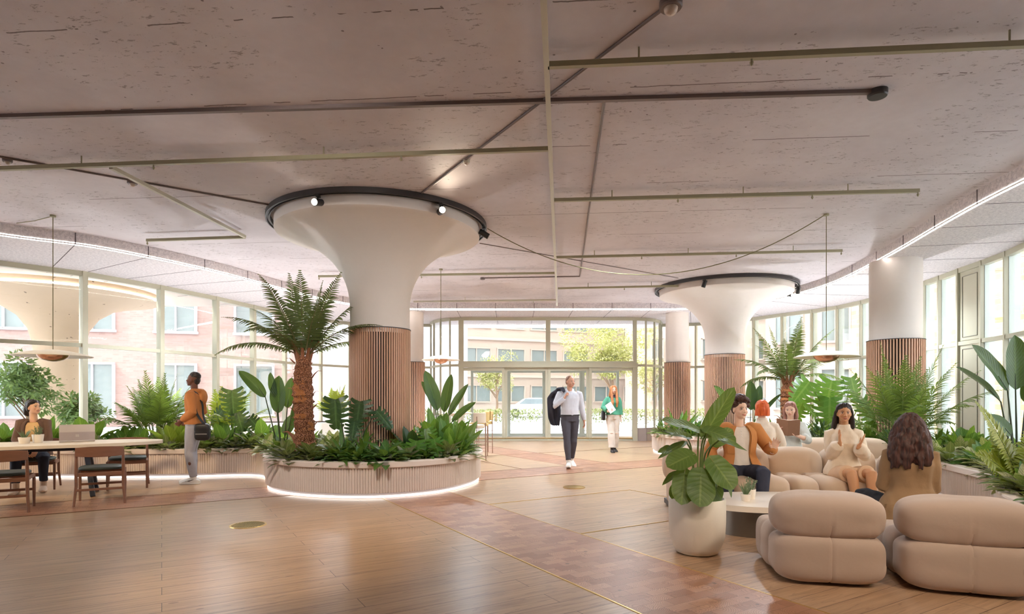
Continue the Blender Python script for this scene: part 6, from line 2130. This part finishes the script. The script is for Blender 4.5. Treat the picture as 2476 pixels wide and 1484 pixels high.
def bigcurls(m_, P):
    q = random.Random(9)
    m_.ell(P(0, .03, .03), (.100, .112, .102), f.Mh, 20, 14)
    m_.tube([P(0, .05, .05), P(0, .07, -.07), P(0, .11, -.18), P(0, .135, -.26), P(0, .14, -.33)], [(.105, .085), (.135, .09), (.160, .08), (.165, .06), (.14, .03)], 20, ref=f.Mh @ V((1, 0, 0)))
    for sx in (-1, 1):
        m_.tube([P(sx * .07, -.02, .05), P(sx * .105, .0, -.06), P(sx * .125, .02, -.18), P(sx * .12, .05, -.30)], [.04, .05, .045, .025], 10)
    for i in range(70):
        u = q.uniform(-1, 1); z = q.uniform(-.27, -.03)
        x = u * (.125 if z > -.1 else .145)
        y = .065 - z * .26 + .085 * math.sqrt(max(0, 1 - u * u)) * (1 if z > -.2 else .8)
        w_ = q.uniform(-.015, .015)
        m_.tube([P(x, y, z + .05), P(x + w_, y + .006, z), P(x - w_, y + .004, z - .05), P(x + w_ * .5, y, z - .10)], [.009, .015, .014, .007], 8)
f.hair('hair', HC, bigcurls, .010, .0075, 45, 16, 2)
# ------------------------------------------------------------------ camera, sky and light
cd = bpy.data.cameras.new('camera')
cam = bpy.data.objects.new('camera', cd)
COL.objects.link(cam)
cam.location = (0, 0, EYE)
cam.rotation_euler = (R(90), 0, 0)
cd.sensor_width = 36.0
cd.lens = 36.0 * F / 2476.0
cd.shift_x = 0.0
cd.shift_y = (HY - 742.0) / 2476.0
cd.clip_end = 400
scene.camera = cam

w = bpy.data.worlds.new('sky')
scene.world = w
w.use_nodes = True
nt = w.node_tree
nt.nodes.clear()
out = nt.nodes.new('ShaderNodeOutputWorld')
bg = nt.nodes.new('ShaderNodeBackground')
tc = nt.nodes.new('ShaderNodeTexCoord')
sp = nt.nodes.new('ShaderNodeSeparateXYZ')
rp = nt.nodes.new('ShaderNodeValToRGB')
nt.links.new(tc.outputs['Generated'], sp.inputs[0])
nt.links.new(sp.outputs[2], rp.inputs[0])
rp.color_ramp.elements[0].color = (0.95, 0.97, 1.0, 1)
rp.color_ramp.elements[1].color = (0.86, 0.93, 1.0, 1)
nt.links.new(rp.outputs[0], bg.inputs[0])
bg.inputs[1].default_value = 3.2
nt.links.new(bg.outputs[0], out.inputs[0])

def sun(energy, d, col, ang=2.0):
    l = bpy.data.lights.new('sun', 'SUN')
    l.energy = energy; l.color = col; l.angle = R(ang)
    o = bpy.data.objects.new('sun', l)
    COL.objects.link(o)
    o.rotation_euler = V(d).to_track_quat('-Z', 'Y').to_euler()
sun(3.8, (.50, .30, -.82), (1.0, .98, .95), 3)

def spot(loc, aim, energy, col, size, blend=.8, soft=.2):  # added fill light, not a fixture of the room
    l = bpy.data.lights.new('added_fill', 'SPOT')
    l.energy = energy; l.color = col; l.spot_size = R(size); l.spot_blend = blend; l.shadow_soft_size = soft
    o = bpy.data.objects.new('added_fill', l)
    COL.objects.link(o)
    o.location = loc
    o.rotation_euler = (V(aim) - V(loc)).to_track_quat('-Z', 'Y').to_euler()
# warm fill spots added behind and beside the camera, without fixtures
spot((-3.2, 1.2, 4.1), (-1.9, 5.1, 0), 620, (1, .78, .46), 30, 1.0, .25)  # added spot standing in for the warm sun patch on the floor
spot((4.2, 1.0, 4.1), (3.1, 5.2, .4), 430, (1, .84, .64), 62, 1.0, .35)
spot((2.0, .5, 4.1), (3.6, 7.5, .6), 300, (1, .82, .62), 48, 1.0, .3)
spot((-6.5, 4.0, 4.1), (-6.8, 9.6, .6), 660, (1, .76, .46), 60, 1.0, .3)  # added spot in place of the pendant's warm glow on table and planter

for x, y, e in ((1.6, 9.0, 130), (-6.2, 12.6, 240), (-3.8, 14.0, 300), (-1.0, 13.8, 280), (2.6, 13.4, 290), (4.4, 10.2, 240), (1.0, 16.4, 280), (7.6, 12.8, 240)):  # cool fill spots added over the floor, no lamps hang there
    spot((x, y, 3.9), (x, y, 0), e, (.80, .91, 1.0), 150, .6, .12)
# unseen uplights added in the planting to brighten the far ceiling
for x, y, e in ((-6.9, 12.4, 150), (-5.6, 15.9, 150), (-2.6, 10.95, 280), (7.9, 13.4, 200), (4.0, 16.1, 60), (6.9, 16.6, 160), (4.6, 13.6, 35)):
    spot((x, y, .95 if y > 11.5 else .6), (x, y, 4), e, (.92, .95, 1.0), 140, .7, .04)
spot((-1.6, 3.0, 4.1), (-2.3, 8.6, 1.1), 560, (1, .94, .88), 76, 1.0, .25)  # added fill to lighten the near column and planter front
spot((1.2, 2.2, 4.1), (1.6, 5.5, 0), 150, (1, .86, .70), 60, 1.0, .25)  # added fill aimed at the floor by the big pot
scene.view_settings.view_transform = 'Standard'
scene.view_settings.look = 'None'
scene.view_settings.gamma = 1
scene.view_settings.use_curve_mapping = False
scene.view_settings.exposure = 0.70
c = scene.cycles
c.use_denoising = True
c.use_adaptive_sampling = True
c.adaptive_threshold = 0.15
c.time_limit = 1000
c.use_light_tree = False
c.max_bounces = 5
c.diffuse_bounces = 3
c.glossy_bounces = 2
c.transmission_bounces = 4
c.transparent_max_bounces = 10
c.sample_clamp_indirect = 6.0
c.caustics_reflective = False
c.caustics_refractive = False
